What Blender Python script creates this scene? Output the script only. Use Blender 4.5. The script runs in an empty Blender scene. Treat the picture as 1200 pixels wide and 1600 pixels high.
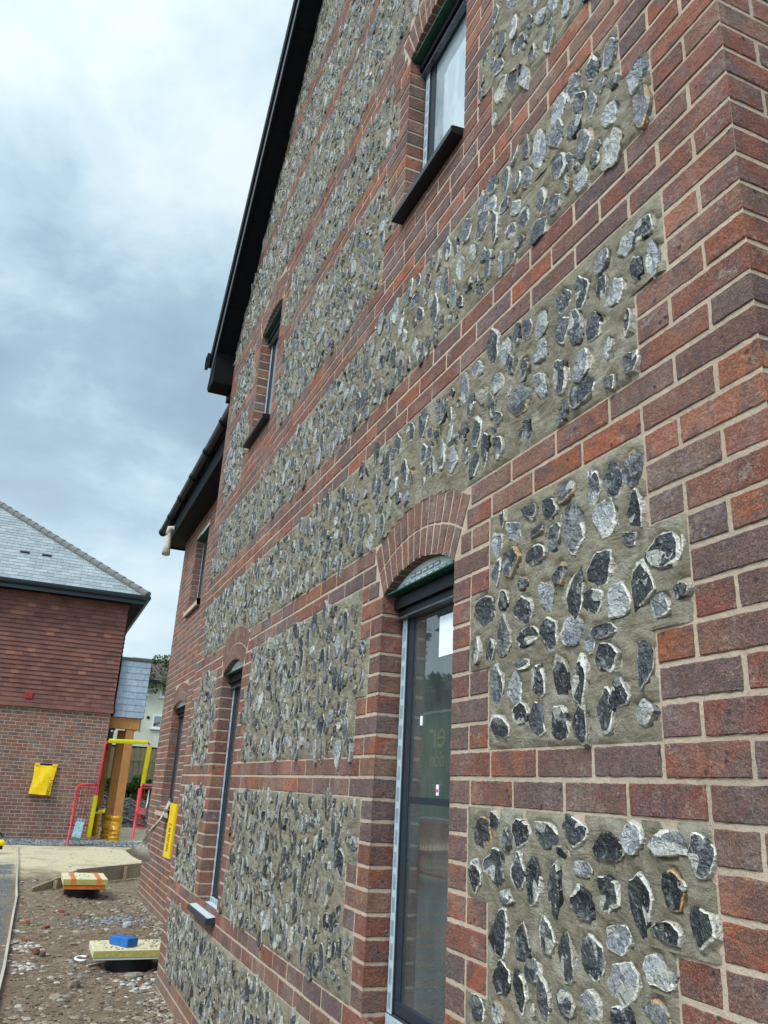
import bpy, math, random
import numpy as np
from mathutils import Vector, Matrix
R = math.radians
SC = bpy.context.scene
COL = SC.collection

# ------------------------------------------------------------------ camera, sky, sun, exposure
CAM = (-1.1538, -0.9656, -0.1239)
YAW, PITCH, ROLL, FPX = -0.38554, 1.90927, 0.05354, 1241.32
camd = bpy.data.cameras.new('camera')
cam = bpy.data.objects.new('camera', camd); COL.objects.link(cam)
RM = Matrix.Rotation(YAW, 3, 'Z') @ Matrix.Rotation(PITCH, 3, 'X') @ Matrix.Rotation(ROLL, 3, 'Z')
cam.matrix_world = Matrix.Translation(CAM) @ RM.to_4x4()
camd.sensor_fit = 'AUTO'; camd.sensor_width = 36.0; camd.lens = FPX / 1600 * 36.0
camd.clip_start = 0.05; camd.clip_end = 2000
SC.camera = cam

world = bpy.data.worlds.new("World"); SC.world = world; world.use_nodes = True
SUN_AZ, SUN_EL = 236.0, 50.0          # compass style: direction the light comes from (x=sin, y=cos)
def make_world():
    nt = world.node_tree; nt.nodes.clear(); N = nt.nodes.new; L = nt.links.new
    out = N('ShaderNodeOutputWorld')
    sky = N('ShaderNodeTexSky'); sky.sky_type = 'NISHITA'; sky.sun_disc = False
    sky.sun_elevation = R(SUN_EL); sky.sun_rotation = R(SUN_AZ)
    bg1 = N('ShaderNodeBackground'); bg1.inputs[1].default_value = 0.10; L(sky.outputs[0], bg1.inputs[0])
    tc = N('ShaderNodeTexCoord'); sp = N('ShaderNodeSeparateXYZ'); L(tc.outputs['Generated'], sp.inputs[0])
    def math_(op, a, b=None, c=None):
        m = N('ShaderNodeMath'); m.operation = op
        for i, v in enumerate((a, b, c)):
            if v is None: continue
            if isinstance(v, (int, float)): m.inputs[i].default_value = v
            else: L(v, m.inputs[i])
        return m.outputs[0]
    zc = math_('MAXIMUM', sp.outputs[2], 0.0); zz = math_('ADD', zc, 0.36)
    cx = math_('DIVIDE', sp.outputs[0], zz); cy = math_('DIVIDE', sp.outputs[1], zz)
    cb = N('ShaderNodeCombineXYZ'); L(cx, cb.inputs[0]); L(cy, cb.inputs[1]); cb.inputs[2].default_value = 3.7
    def noise(scale, det, rough, dist=0.0, off=(0, 0, 0)):
        mp = N('ShaderNodeMapping'); mp.inputs['Location'].default_value = off; L(cb.outputs[0], mp.inputs[0])
        n = N('ShaderNodeTexNoise'); n.inputs['Scale'].default_value = scale; n.inputs['Detail'].default_value = det
        n.inputs['Roughness'].default_value = rough; n.inputs['Distortion'].default_value = dist
        L(mp.outputs[0], n.inputs['Vector']); return n.outputs[0]
    n1 = noise(1.15, 6, .5, 0.1, (0.35, .9, 0)); n2 = noise(3.6, 9, .6, 0.2, (4.1, 2.2, 1))
    n = math_('ADD', math_('MULTIPLY', n1, 0.64), math_('MULTIPLY', n2, 0.36))
    ramp = N('ShaderNodeValToRGB'); L(n, ramp.inputs[0])
    e = ramp.color_ramp.elements
    e[0].position = 0.40; e[0].color = (0.29, 0.405, 0.50, 1)
    e[1].position = 0.60; e[1].color = (0.70, 0.79, 0.825, 1)
    for p_, c_ in ((0.46, (0.34, 0.475, 0.58, 1)), (0.50, (0.43, 0.58, 0.67, 1)), (0.55, (0.57, 0.70, 0.765, 1))):
        x = e.new(p_); x.color = c_
    # a paler, hazier band low over the land and a brighter overcast overhead and round the veiled sun
    hz = N('ShaderNodeMapRange'); L(sp.outputs[2], hz.inputs[0]); hz.inputs[1].default_value = 0.02; hz.inputs[2].default_value = 0.42
    hz.inputs[3].default_value = 0.85; hz.inputs[4].default_value = 0.0
    mx = N('ShaderNodeMix'); mx.data_type = 'RGBA'; L(hz.outputs[0], mx.inputs[0]); L(ramp.outputs[0], mx.inputs[6]); mx.inputs[7].default_value = (0.55, 0.69, 0.76, 1)
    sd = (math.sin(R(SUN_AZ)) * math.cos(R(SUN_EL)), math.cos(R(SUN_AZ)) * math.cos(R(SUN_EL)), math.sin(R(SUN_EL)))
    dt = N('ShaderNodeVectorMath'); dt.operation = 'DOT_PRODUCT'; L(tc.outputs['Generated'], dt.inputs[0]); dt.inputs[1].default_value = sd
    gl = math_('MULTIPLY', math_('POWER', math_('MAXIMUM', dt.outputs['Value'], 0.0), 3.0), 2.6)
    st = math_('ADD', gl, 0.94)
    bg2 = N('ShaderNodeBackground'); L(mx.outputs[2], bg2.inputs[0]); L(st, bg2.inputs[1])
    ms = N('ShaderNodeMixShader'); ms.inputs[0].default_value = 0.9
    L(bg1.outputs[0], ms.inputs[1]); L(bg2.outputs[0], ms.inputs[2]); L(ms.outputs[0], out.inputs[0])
make_world()
sund = bpy.data.lights.new('sun', 'SUN'); sund.energy = 1.5; sund.angle = R(14); sund.color = (1, 0.965, 0.91)
sun = bpy.data.objects.new('sun', sund); COL.objects.link(sun)
_sd = Vector((math.sin(R(SUN_AZ)) * math.cos(R(SUN_EL)), math.cos(R(SUN_AZ)) * math.cos(R(SUN_EL)), math.sin(R(SUN_EL))))
sun.rotation_euler = _sd.to_track_quat('Z', 'Y').to_euler(); sun.location = (-5, -5, 12)
SC.view_settings.view_transform = 'Standard'; SC.view_settings.look = 'None'
SC.view_settings.exposure = 0.47; SC.view_settings.gamma = 1.0
SC.cycles.use_denoising = True
SC.cycles.max_bounces = 6

# ------------------------------------------------------------------ helpers
U, CO = 0.1125, 0.075                 # half brick length, course height
rng = np.random.default_rng(7); rnd = random.Random(7)
GZ = -1.6
def ray(px, py): return RM @ Vector(((px - 600) / FPX, -(py - 800) / FPX, -1))
def at(px, py, Y):                    # the point of the vertical plane y=Y seen there in the photograph
    d = ray(px, py); k = (Y - CAM[1]) / d.y; return Vector(CAM) + d * k
def atx(px, py, X):
    d = ray(px, py); k = (X - CAM[0]) / d.x; return Vector(CAM) + d * k
def atz(px, py, Z):
    d = ray(px, py); k = (Z - CAM[2]) / d.z; return Vector(CAM) + d * k
def ground_z(x, y):
    t = min(1, max(0, (y - 10.5) / 7.5)); t = t * t * (3 - 2 * t); u = min(1, max(0, (y - 21.5) / 5)); return GZ + 0.15 * t + .5 * u

def vary(c, a, b):
    k = rng.uniform(a, b); return tuple(v*k for v in c)

class MB:
    """collects faces (with a material slot and a colour each) and links them as one mesh object"""
    def __init__(s): s.v = []; s.f = []; s.m = []; s.c = []; s.sm = []
    def add(s, verts, faces, mat=0, col=(1, 1, 1, 0), smooth=False):
        b = len(s.v); s.v.extend([tuple(v) for v in verts])
        many = isinstance(col, list)
        for i, f in enumerate(faces):
            s.f.append(tuple(b + j for j in f)); s.m.append(mat); s.sm.append(smooth)
            s.c.append(col[i] if many else col)
    def box(s, lo, hi, mat=0, col=(1, 1, 1, 0), rot=None, bev=0.0):
        x0, y0, z0 = lo; x1, y1, z1 = hi
        if bev > 0:
            vs = []
            b = bev
            for (X0, X1, Y0, Y1, Z) in ((x0+b, x1-b, y0+b, y1-b, z0), (x0, x1, y0, y1, z0+b), (x0, x1, y0, y1, z1-b), (x0+b, x1-b, y0+b, y1-b, z1)):
                vs += [(X0, Y0, Z), (X1, Y0, Z), (X1, Y1, Z), (X0, Y1, Z)]
            fs = [(3, 2, 1, 0), (12, 13, 14, 15)]
            for r in range(3):
                for i in range(4):
                    j = (i + 1) % 4; fs.append((4*r+i, 4*r+j, 4*r+4+j, 4*r+4+i))
        else:
            vs = [(x0, y0, z0), (x1, y0, z0), (x1, y1, z0), (x0, y1, z0), (x0, y0, z1), (x1, y0, z1), (x1, y1, z1), (x0, y1, z1)]
            fs = [(3, 2, 1, 0), (4, 5, 6, 7), (0, 1, 5, 4), (1, 2, 6, 5), (2, 3, 7, 6), (3, 0, 4, 7)]
        if rot is not None: vs = [rot @ Vector(v) for v in vs]
        s.add(vs, fs, mat, col)
    def beam(s, a, b, w, h, mat=0, col=(1, 1, 1, 0), up=(0, 0, 1), bev=0.0):
        a = Vector(a); b = Vector(b); d = b - a; L = d.length; d.normalize(); up = Vector(up)
        x = d.cross(up); 
        if x.length < 1e-4: x = Vector((1, 0, 0))
        x.normalize(); z = x.cross(d).normalized()
        M = Matrix((x, d, z)).transposed().to_4x4(); M.translation = a
        s.box((-w/2, 0, -h/2), (w/2, L, h/2), mat, col, M, bev)
    def tube(s, pts, r, n=8, mat=0, col=(1, 1, 1, 0), smooth=True, cap=True):
        pts = [Vector(p) for p in pts]; rr = r if isinstance(r, (list, tuple)) else [r] * len(pts)
        vs = []; ref = None
        for i, p in enumerate(pts):
            d = (pts[min(i+1, len(pts)-1)] - pts[max(i-1, 0)]).normalized()
            if ref is None: ref = Vector((0, 0, 1)) if abs(d.z) < .9 else Vector((1, 0, 0))
            x = d.cross(ref).normalized(); y = x.cross(d).normalized(); ref = y
            for k in range(n):
                a = 2*math.pi*k/n; vs.append(p + (x*math.cos(a) + y*math.sin(a)) * rr[i])
        fs = []
        for i in range(len(pts)-1):
            for k in range(n):
                k2 = (k+1) % n; fs.append((i*n+k, i*n+k2, (i+1)*n+k2, (i+1)*n+k))
        s.add(vs, fs, mat, col, smooth)
        if cap:
            b = len(s.v) - len(vs)
            for base in (0, (len(pts)-1)*n):
                f = tuple(b+base+k for k in range(n)); s.f.append(f); s.m.append(mat); s.c.append(col); s.sm.append(False)
    def build(s, name, mats, parent=None, fix=True):
        me = bpy.data.meshes.new(name); me.from_pydata(s.v, [], s.f)
        for m in (mats if isinstance(mats, (list, tuple)) else [mats]): me.materials.append(m)
        me.polygons.foreach_set('material_index', s.m); me.polygons.foreach_set('use_smooth', s.sm)
        at_ = me.color_attributes.new('Col', 'FLOAT_COLOR', 'CORNER')
        lt = np.empty(len(me.polygons), dtype=np.int32); me.polygons.foreach_get('loop_total', lt)
        cc = np.array([tuple(c) + (0,) * (4 - len(c)) for c in s.c], dtype=np.float32)
        at_.data.foreach_set('color', np.repeat(cc, lt, axis=0).ravel())
        me.update()
        o = bpy.data.objects.new(name, me); COL.objects.link(o)
        if parent: o.parent = parent
        return o
def thing(name, label, cat, loc=(0, 0, 0), group=None):
    o = bpy.data.objects.new(name, None); COL.objects.link(o); o.empty_display_size = .2
    o['label'] = label; o['category'] = cat
    if group: o['group'] = group
    return o
def tag(o, label, cat, group=None, kind=None):
    if kind: o['kind'] = kind
    else: o['label'] = label; o['category'] = cat
    if group: o['group'] = group
    return o
def rebase(root, loc):
    """move an empty to the base of its thing, its parts staying where they are"""
    root.location = loc
    for ch in root.children: ch.location = (-Vector(loc))
    return root

# ------------------------------------------------------------------ materials
class Mt:
    def __init__(s, name):
        s.m = bpy.data.materials.new(name); s.m.use_nodes = True; s.nt = s.m.node_tree
        s.b = s.nt.nodes['Principled BSDF']; s.tc = s.N('ShaderNodeTexCoord'); s.geo = None
    def N(s, t): return s.nt.nodes.new(t)
    def L(s, a, b): s.nt.links.new(a, b)
    def set(s, **k):
        for a, v in k.items():
            i = s.b.inputs[a.replace('_', ' ')]
            if hasattr(v, 'is_linked'): s.L(v, i)
            else: i.default_value = v if not (isinstance(v, tuple) and len(v) == 3) else v + (1,)
        return s
    def noise(s, scale, det=4, rough=.5, dist=0, stretch=None, w=None, off=None):
        n = s.N('ShaderNodeTexNoise'); n.inputs['Scale'].default_value = scale; n.inputs['Detail'].default_value = det
        n.inputs['Roughness'].default_value = rough; n.inputs['Distortion'].default_value = dist
        src = s.tc.outputs['Object']
        if stretch or off:
            mp = s.N('ShaderNodeMapping'); mp.inputs['Scale'].default_value = stretch or (1, 1, 1); mp.inputs['Location'].default_value = off or (0, 0, 0)
            s.L(src, mp.inputs[0]); src = mp.outputs[0]
        s.L(src, n.inputs['Vector'])
        if w is not None: n.noise_dimensions = '4D'; s.L(w, n.inputs['W'])
        return n.outputs[0]
    def vor(s, scale, feat='F1', rnd=1.0):
        n = s.N('ShaderNodeTexVoronoi'); n.feature = feat; n.inputs['Scale'].default_value = scale; n.inputs['Randomness'].default_value = rnd
        s.L(s.tc.outputs['Object'], n.inputs['Vector']); return n.outputs
    def ramp(s, fac, *stops):
        r = s.N('ShaderNodeValToRGB'); e = r.color_ramp.elements
        st = [(p, c if isinstance(c, tuple) else (c, c, c)) for p, c in stops]
        e[0].position, e[0].color = st[0][0], st[0][1] + (1,); e[1].position, e[1].color = st[-1][0], st[-1][1] + (1,)
        for p, c in st[1:-1]: x = e.new(p); x.color = c + (1,)
        s.L(fac, r.inputs[0]); return r.outputs[0]
    def mix(s, f, a, b, mode='MIX'):
        m = s.N('ShaderNodeMix'); m.data_type = 'RGBA'; m.blend_type = mode
        for i, v in ((0, f), (6, a), (7, b)):
            if isinstance(v, (int, float)): m.inputs[i].default_value = v
            elif isinstance(v, tuple): m.inputs[i].default_value = v + (1,)
            else: s.L(v, m.inputs[i])
        return m.outputs[2]
    def math(s, op, a, b=0.0):
        m = s.N('ShaderNodeMath'); m.operation = op
        for i, v in ((0, a), (1, b)):
            if isinstance(v, (int, float)): m.inputs[i].default_value = v
            else: s.L(v, m.inputs[i])
        return m.outputs[0]
    def attr(s):
        a = s.N('ShaderNodeAttribute'); a.attribute_name = 'Col'; return a.outputs['Color'], a.outputs['Alpha']
    def bump(s, h, dist=.002, strength=1.0, prev=None):
        b = s.N('ShaderNodeBump'); b.inputs['Distance'].default_value = dist; b.inputs['Strength'].default_value = strength
        s.L(h, b.inputs['Height'])
        if prev is not None: s.L(prev, b.inputs['Normal'])
        return b.outputs[0]

def brick_material():
    t = Mt('facing_brick'); col, al = t.attr()
    w = t.math('MULTIPLY', al, 37.0)
    big = t.noise(11, 4, .6, .6, w=w)                       # kiln flashing inside a brick
    c1 = t.mix(t.ramp(big, (.46, 0.0), (.60, .78)), col, (0.105, 0.082, 0.086))
    med = t.noise(60, 5, .65, w=w)
    c2 = t.mix(t.ramp(med, (.38, 0.), (.68, .6)), c1, (0.27, 0.105, 0.07))
    grain = t.noise(330, 3, .75)
    c3 = t.mix(t.ramp(grain, (.50, 0.), (.68, .50)), c2, (0.46, 0.34, 0.27))
    c3 = t.mix(t.ramp(grain, (.30, .75), (.44, 0.)), c3, (0.06, 0.036, 0.032))
    blo = t.noise(5.5, 3, .6, off=(3, 1, 9))                 # lime bloom left by the mortar
    c4 = t.mix(t.math('MULTIPLY', t.ramp(blo, (.48, 0.), (.70, .5)), t.ramp(t.noise(90, 4, .7), (.4, .2), (.65, 1.))), c3, (0.44, 0.38, 0.34))
    sm = t.ramp(t.math('ADD', t.math('MULTIPLY', t.noise(13, 4, .65, 1.0, off=(11, 3, 2)), .6), t.math('MULTIPLY', t.noise(110, 4, .7, off=(1, 8, 2)), .4)), (.57, 0.), (.63, .6))
    c4 = t.mix(sm, c4, (0.42, 0.34, 0.26))
    v = t.vor(26)                                            # small iron blisters
    sp = t.ramp(t.math('ADD', v['Distance'], t.math('MULTIPLY', t.noise(150, 3, .6), .12)), (.17, 1.), (.25, 0.)); sel = t.ramp(t.noise(9, 2, .5, off=(7, 7, 7)), (.50, 0.), (.55, 1.))
    c5 = t.mix(t.math('MULTIPLY', t.math('MULTIPLY', sp, sel), .85), c4, (0.040, 0.045, 0.060))
    crease = t.ramp(t.noise(34, 4, .6, 1.2, stretch=(1, 1, 2.4), w=w), (.47, 1.), (.50, 0.), (.53, 1.))
    spz = t.N('ShaderNodeSeparateXYZ'); t.L(t.tc.outputs['Object'], spz.inputs[0]); mz = t.N('ShaderNodeMapRange'); t.L(spz.outputs[2], mz.inputs[0])
    mz.inputs[1].default_value = -1.60; mz.inputs[2].default_value = -1.36; mz.inputs[3].default_value = 1.0; mz.inputs[4].default_value = 0.0
    c5 = t.mix(t.math('MULTIPLY', mz.outputs[0], t.ramp(t.noise(16, 4, .7), (.35, .35), (.6, .9))), c5, (0.27, 0.215, 0.155))
    h = t.math('ADD', t.math('ADD', t.math('MULTIPLY', grain, .8), t.math('MULTIPLY', t.noise(120, 4, .65), 1.4)), t.math('MULTIPLY', crease, .5))
    hole = t.ramp(t.vor(75)['Distance'], (.06, 0.), (.12, 1.))
    n1 = t.bump(h, .0040, 1.0); n2 = t.bump(hole, .002, .35, n1)
    t.set(Base_Color=c5, Roughness=.88, Normal=n2); t.b.inputs['Specular IOR Level'].default_value = .25
    return t.m
def mortar_material(name, a, b, c, scale=1.0, trowel=False):
    t = Mt(name)
    g = t.noise(500, 3, .75); m = t.noise(28, 5, .6); l = t.noise(3.2, 4, .55)
    c1 = t.mix(t.ramp(l, (.36, 0.), (.64, 1.)), a, b)
    c1 = t.mix(t.ramp(m, (.4, 0.), (.7, .5)), c1, c)
    c2 = t.mix(t.ramp(g, (.3, .55), (.45, 0.)), c1, tuple(x * .45 for x in a))
    c2 = t.mix(t.ramp(g, (.58, 0.), (.75, .6)), c2, tuple(min(1, x * 1.8) for x in b))
    h = t.math('ADD', t.math('MULTIPLY', g, .6), t.math('MULTIPLY', t.noise(75, 5, .65), 2.0))
    if trowel:
        tr = t.noise(11, 4, .6, 1.5, stretch=(1, .55, 1.6)); pz = t.noise(7, 4, .65, .8, off=(4, 9, 2)); wt = t.noise(36, 3, .6, off=(1, 1, 5))
        c2 = t.mix(t.ramp(pz, (.52, 0.), (.64, .7)), c2, (0.40, 0.37, 0.29)); c2 = t.mix(t.ramp(pz, (.30, .6), (.44, 0.)), c2, (0.135, 0.115, 0.072))
        c2 = t.mix(t.ramp(wt, (.62, 0.), (.72, .5)), c2, (0.46, 0.43, 0.36)); h = t.math('ADD', h, t.math('MULTIPLY', tr, 3.2))
    t.set(Base_Color=c2, Roughness=.93, Normal=t.bump(h, .0035 * scale, .85)); t.b.inputs['Specular IOR Level'].default_value = .2
    return t.m
def flint_material():
    t = Mt('knapped_flint'); col, al = t.attr()
    w = t.math('MULTIPLY', al, 53.0)
    cl = t.noise(19, 4, .55, 1.6, w=w)                        # clouding of the glassy stone
    c = t.mix(t.ramp(cl, (.55, 0.), (.59, .35), (.68, .85)), col, (0.27, 0.272, 0.275))
    n2 = t.noise(40, 4, .6, 2.0, w=w)
    c = t.mix(t.ramp(n2, (.34, .8), (.45, 0.)), c, (0.012, 0.015, 0.024))
    n3 = t.noise(34, 5, .68, 1.2, w=w, off=(5, 5, 5))
    c = t.mix(t.ramp(n3, (.62, 0.), (.645, .8)), c, (0.52, 0.50, 0.44))
    n4 = t.noise(240, 3, .7)
    c = t.mix(t.ramp(t.noise(24, 3, .6, 1., w=w, off=(8, 2, 5)), (.64, 0.), (.72, .6)), c, (0.26, 0.20, 0.13))
    rip = t.noise(26, 3, .5, 2.5, w=w)
    h = t.math('ADD', t.math('MULTIPLY', rip, 2.2), t.math('ADD', t.noise(90, 4, .6, 1.0), t.math('MULTIPLY', n4, .12)))
    t.set(Base_Color=c, Roughness=t.ramp(cl, (.35, .10), (.7, .36)), Normal=t.bump(h, .008, .75)); t.b.inputs['Specular IOR Level'].default_value = .7
    return t.m
def simple(name, col, rough=.6, metal=0.0, nscale=30, var=.15, bump=.0, spec=.5, stretch=None, useattr=False):
    t = Mt(name); n = t.noise(nscale, 5, .6, stretch=stretch)
    base = col
    if useattr: base = t.attr()[0]
    lo = t.mix(1.0, base, (1 - var,) * 3, 'MULTIPLY'); hi = t.mix(1.0, base, (1 + var,) * 3, 'MULTIPLY')
    t.set(Base_Color=t.mix(t.ramp(n, (.35, 0.), (.65, 1.)), lo, hi), Roughness=rough, Metallic=metal)
    t.b.inputs['Specular IOR Level'].default_value = spec
    if bump: t.set(Normal=t.bump(n, bump, .6))
    return t.m
def glass_material():
    t = Mt('window_glass'); n = t.noise(2.5, 3, .5)
    dn = t.noise(5, 5, .65, stretch=(1, 1, .5))
    t.set(Base_Color=t.mix(t.ramp(dn, (.4, 0.), (.65, 1.)), (0.050, 0.058, 0.055), (0.095, 0.105, 0.10)), Roughness=.02, Normal=t.bump(n, .004, .12)); t.b.inputs['IOR'].default_value = 2.7
    t.b.inputs['Specular IOR Level'].default_value = .5
    return t.m
def timber_material(name, a, b, scale=1.0):
    t = Mt(name); n = t.noise(9 * scale, 6, .65, 1.5, stretch=(7, 7, .7)); k = t.noise(2.2 * scale, 3, .5)
    c = t.mix(t.ramp(n, (.35, 0.), (.65, 1.)), a, b); c = t.mix(t.ramp(k, (.45, 0.), (.62, .3)), c, tuple(x * .55 for x in a))
    t.set(Base_Color=c, Roughness=.75, Normal=t.bump(n, .003, .5)); return t.m
def ground_material():
    t = Mt('site_ground'); sp = t.N('ShaderNodeSeparateXYZ'); t.L(t.tc.outputs['Object'], sp.inputs[0]); X, Y = sp.outputs[0], sp.outputs[1]
    n0 = t.noise(.9, 5, .6); n1 = t.noise(6, 6, .65); n2 = t.noise(45, 5, .7); n3 = t.noise(170, 3, .7)
    dirt = t.mix(t.ramp(n1, (.32, 0.), (.68, 1.)), (0.175, 0.120, 0.080), (0.38, 0.280, 0.195))
    dirt = t.mix(t.ramp(n0, (.42, 0.), (.62, .65)), dirt, (0.215, 0.185, 0.115))
    dirt = t.mix(t.ramp(n2, (.55, 0.), (.72, .7)), dirt, (0.33, 0.26, 0.19))
    dirt = t.mix(t.ramp(n2, (.28, .75), (.42, 0.)), dirt, (0.05, 0.038, 0.028))
    dirt = t.mix(t.ramp(n3, (.60, 0.), (.75, .5)), dirt, (0.42, 0.38, 0.33))
    sand = t.mix(t.ramp(n2, (.35, 0.), (.7, 1.)), (0.62, 0.51, 0.32), (0.82, 0.71, 0.50))
    grey = t.mix(t.ramp(n2, (.35, 0.), (.65, 1.)), (0.085, 0.085, 0.085), (0.25, 0.25, 0.25))
    grey = t.mix(t.ramp(n3, (.5, 0.), (.7, .6)), grey, (0.40, 0.40, 0.41))
    wob = t.math('MULTIPLY', t.math('SUBTRACT', t.noise(.8, 4, .6), .5), 3.2)
    Yw = t.math('ADD', Y, wob)
    def mr(v, a, b, c=0.0, d=1.0):
        m = t.N('ShaderNodeMapRange'); t.L(v, m.inputs[0])
        for i, x in enumerate((a, b, c, d)): m.inputs[i + 1].default_value = x
        return m.outputs[0]
    s1 = t.math('MULTIPLY', mr(Yw, 12.6, 13.8), t.ramp(t.noise(1.6, 4, .6), (.34, .55), (.5, 1.)))
    c = t.mix(s1, dirt, sand)
    c = t.mix(t.math('MULTIPLY', mr(Y, 17.1, 17.35), mr(Y, 18.75, 18.6)), c, grey)
    lf = t.math('MULTIPLY', mr(X, -1.05, -1.13), mr(Yw, 15.2, 14.2))
    c = t.mix(t.math('MULTIPLY', lf, t.ramp(t.noise(1.1, 3, .5, stretch=(1, 2.2, 1), off=(2, 4, 0)), (.48, 1.), (.60, .15))), c, grey)
    far = mr(Y, 24.0, 27.0); c = t.mix(far, c, (0.12, 0.12, 0.055))
    h = t.math('ADD', t.math('MULTIPLY', n2, 2.0), n3)
    t.set(Base_Color=c, Roughness=.95, Normal=t.bump(h, .02, .8)); t.b.inputs['Specular IOR Level'].default_value = .2
    return t.m
def film_sky_glass():  # pale blue base paints the sky's reflection into the filmed upper panes
    t = Mt('filmed_sky_glass'); n = t.noise(2.5, 3, .5); k = t.noise(9, 4, .6, stretch=(1, 1, .4))
    t.set(Base_Color=t.mix(t.ramp(k, (.45, 0.), (.6, 1.)), (0.30, 0.37, 0.41), (0.42, 0.49, 0.52)), Roughness=.06, Normal=t.bump(n, .004, .12)); t.b.inputs['IOR'].default_value = 2.6
    return t.m
M = dict(
    film=film_sky_glass(),
    brick=brick_material(),
    mortar=mortar_material('lime_mortar', (0.48, 0.365, 0.27), (0.60, 0.465, 0.35), (0.40, 0.32, 0.245)),
    fmortar=mortar_material('flint_mortar', (0.215, 0.184, 0.130), (0.285, 0.246, 0.178), (0.35, 0.308, 0.228), 1.9, True),
    flint=flint_material(), glass=glass_material(), ground=ground_material(),
    frame=simple('anthracite_frame', (0.022, 0.030, 0.042), .38, 0, 200, .2),
    black=simple('black_plastic', (0.008, 0.008, 0.010), .4, 0, 60, .3, 0, .3),
    soffit=simple('black_soffit', (0.004, 0.004, 0.006), .7, 0, 20, .3, 0, .15),
    lead=simple('grey_metal', (0.13, 0.15, 0.17), .35, .6, 60, .3),
    tape=simple('protective_film', (0.46, 0.55, 0.61), .45, 0, 60, .1),
    tapemark=simple('film_marks', (0.27, 0.32, 0.35), .5),
    white=simple('white_plastic', (0.72, 0.74, 0.74), .5, 0, 25, .06),
    paper=simple('paper', (0.85, 0.87, 0.90), .7, 0, 40, .04),
    green=simple('green_coating', (0.008, 0.075, 0.042), .4, 0, 40, .35),
    sillm=simple('grey_sill', (0.52, 0.55, 0.56), .5, 0, 130, .35),
    tile=simple('clay_tile', (0.2, .1, .07), .85, 0, 60, .25, .002, .25, None, True),
    slate=simple('slate', (0.3, .36, .38), .6, 0, 12, .14, .001, .4, None, True),
    ridge=simple('ridge_tile', (0.13, 0.125, 0.12), .8, 0, 25, .25, .002),
    oak=timber_material('stained_oak', (0.33, 0.135, 0.035), (0.50, 0.225, 0.065)),
    rawwood=timber_material('site_timber', (0.24, 0.175, 0.11), (0.38, 0.30, 0.20)),
    wrap=simple('orange_wrap', (0.62, 0.30, 0.01), .35, 0, 14, .3, .01),
    yellow=simple('yellow_foam', (0.95, 0.86, 0.01), .5, 0, 18, .08, .002),
    yplastic=simple('yellow_plastic', (0.93, 0.60, 0.0), .4, 0, 14, .08, .004),
    red=simple('red_paint', (0.60, 0.012, 0.03), .4, 0, 12, .2),
    yboard=simple('foam_board', (0.60, 0.54, 0.34), .8, 0, 24, .14, .002),
    ybface=simple('foam_board_edge', (0.40, 0.35, 0.10), .8, 0, 40, .2, .002),
    orange=simple('orange_plastic', (0.62, 0.17, 0.03), .5, 0, 20, .2),
    blue=simple('blue_plastic', (0.010, 0.12, 0.40), .45, 0, 20, .15),
    fabric=simple('dirty_fabric', (0.47, 0.43, 0.36), .9, 0, 18, .15, .003),
    render=simple('white_render', (0.60, 0.60, 0.50), .9, 0, 1.6, .09),
    browntile=simple('brown_roof_tile', (0.13, 0.095, 0.085), .85, 0, 30, .25),
    stone=simple('stone', (0.2, .2, .2), .9, 0, 60, .25, .003, .2, None, True),
    leaf=simple('foliage', (0.05, .08, .02), .6, 0, 3, .2, 0, .3, None, True),
    bark=simple('bark', (0.09, 0.07, 0.05), .9, 0, 20, .3, .01),
    fence=timber_material('weathered_fence', (0.30, 0.225, 0.125), (0.42, 0.335, 0.21)),
    vgreen=simple('container_green', (0.12, 0.30, 0.16), .45, 0, 4, .12),
    cream=simple('sign_cream', (0.75, 0.72, 0.30), .6),
    concrete=simple('concrete_block', (0.22, 0.33, 0.36), .85, 0, 20, .3, .003),
    membrane=simple('membrane', (0.015, 0.015, 0.016), .4),
    ink=simple('printed_ink', (0.012, 0.012, 0.012), .6))

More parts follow.
